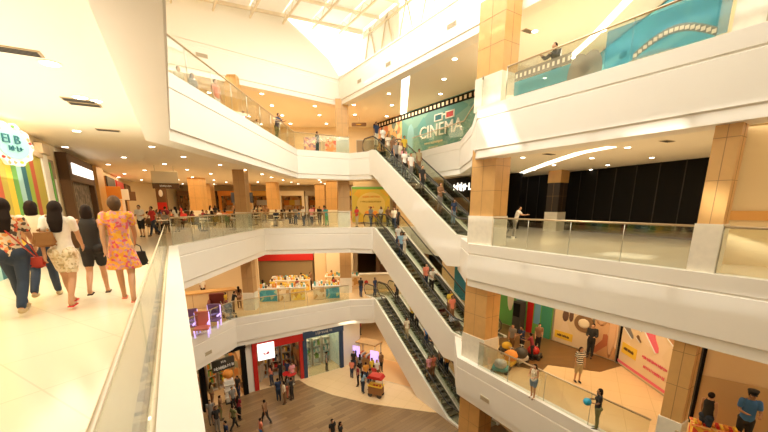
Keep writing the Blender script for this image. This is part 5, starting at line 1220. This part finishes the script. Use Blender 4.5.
# light coves
def cove(pts, z, w, name):
    P3 = [at(x, y, z) for x, y in pts]; mb = MB()
    for a, b in zip(P3, P3[1:]):
        d = (b-a); n = Vector((-d.y, d.x, 0)).normalized()*w/2; mb.quad([a-n, b-n, b+n, a+n])
    o = mb.build(name, M_COVE); o.location.z = -.004; struct(o)
cove([(572, 56), (590, 40), (612, 17), (632, -4)], 8.59, .3, 'trim_10'); cove([(512, 177), (530, 170), (552, 162), (580, 153), (612, 147)], 3.59, .42, 'trim_11'); cove([(403, 122), (406, 72)], 8.59, .45, 'trim_12')
# handrail kerb ledge detail: groove line along the near ledge
# ------------------------------------------------------------------ light
W_ = bpy.data.worlds.new('World'); S.world = W_; W_.use_nodes = True
bg = W_.node_tree.nodes['Background']; bg.inputs[0].default_value = (1, .93, .80, 1); bg.inputs[1].default_value = 2.0
sd = bpy.data.lights.new('sun', 'SUN'); so = bpy.data.objects.new('sun', sd); COL.objects.link(so); sd.energy = 4.5; sd.angle = .02; sd.color = (1, .95, .85)
so.rotation_euler = (-SUNV).to_track_quat('-Z', 'Y').to_euler()
def alight(x, y, z, sx, sy, e, col=(1, .80, .52), rz=0, up=False):
    d = bpy.data.lights.new('lamp_or_fill', 'AREA'); d.shape = 'RECTANGLE'; d.size = sx; d.size_y = sy; d.energy = e; d.color = col
    o = bpy.data.objects.new('lamp_or_fill', d); COL.objects.link(o); o.location = (x, y, z); o.rotation_euler = (PI if up else 0, 0, rz)
WM = (1, .82, .58)
alight(1.5, 14, 12.0, 14, 16, 3500, (1, .965, .88), rz=-.3)  # broad unseen lamp added in place of daylight through the roof
alight(-7.5, 7, 3.5, 3, 10, 300, (1, .88, .70), rz=.52); alight(-6.0, 6.5, 2.2, 3, 9, 120, (1, .90, .74), rz=.52, up=True)  # the upward one is an added fill for the ceiling, without a fitting
alight(-15, 28, 3.5, 10, 16, 620, (1, .74, .42)); alight(-5, 33, 3.5, 8, 10, 330, (1, .74, .42)); alight(3.5, 29, 3.5, 6, 3, 110, (1, .72, .38))
alight(9, 13.5, 3.5, 4, 9, 200, WM, rz=.6); alight(12, 5, 3.5, 4, 5, 150, WM)
alight(-11, 18, 8.5, 5, 12, 350, (1, .86, .66)); alight(-7, 31, 8.5, 10, 6, 420, (1, .84, .62)); alight(3, 29.5, 8.5, 5, 6, 330, (1, .86, .64), .6); alight(9.5, 15, 8.5, 4, 12, 420, (1, .86, .66), rz=.55)
alight(8, 16, 6.6, 4, 9, 90, (1, .88, .7), rz=.55, up=True)  # unseen upward fill added to lighten the top right ceiling
alight(-12.5, 21, -1.5, 4, 7, 190, (1, .78, .5)); alight(-5.5, 27.5, -1.5, 7, 4, 230, (1, .78, .5)); alight(2, 28.5, -1.5, 4, 3, 90, (1, .76, .46)); alight(8, 13.5, -1.5, 3.5, 8, 210, (1, .76, .46), .6); alight(12.5, 8, -1.5, 3, 4, 130, (1, .78, .5))
alight(-6, 25, -6.5, 8, 2, 200, (1, .82, .58)); alight(-11.5, 19.5, -6.5, 3, 3, 110, (1, .78, .5)); alight(1, 27, -6.5, 5, 4, 200, (1, .76, .48))
for zz in (5, 0):     # lamps set under the escalator trusses
    for tt in (.3, .7):
        c = Vector((ESC_S.x+UX*RUN*tt+NX*1.6, ESC_S.y+UY*RUN*tt+NY*1.6)); alight(c.x, c.y, zz-5*tt-1.7, 2, 2, 75, (1, .88, .68))
S.view_settings.view_transform = 'Standard'; S.view_settings.look = 'None'; S.view_settings.exposure = .13
S.cycles.use_denoising = True; S.cycles.max_bounces = 8; S.cycles.diffuse_bounces = 5; S.cycles.transparent_max_bounces = 16; S.cycles.sample_clamp_indirect = 6
S.cycles.caustics_reflective = False; S.cycles.caustics_refractive = False
print('people', NP[0], 'downlights', nd)
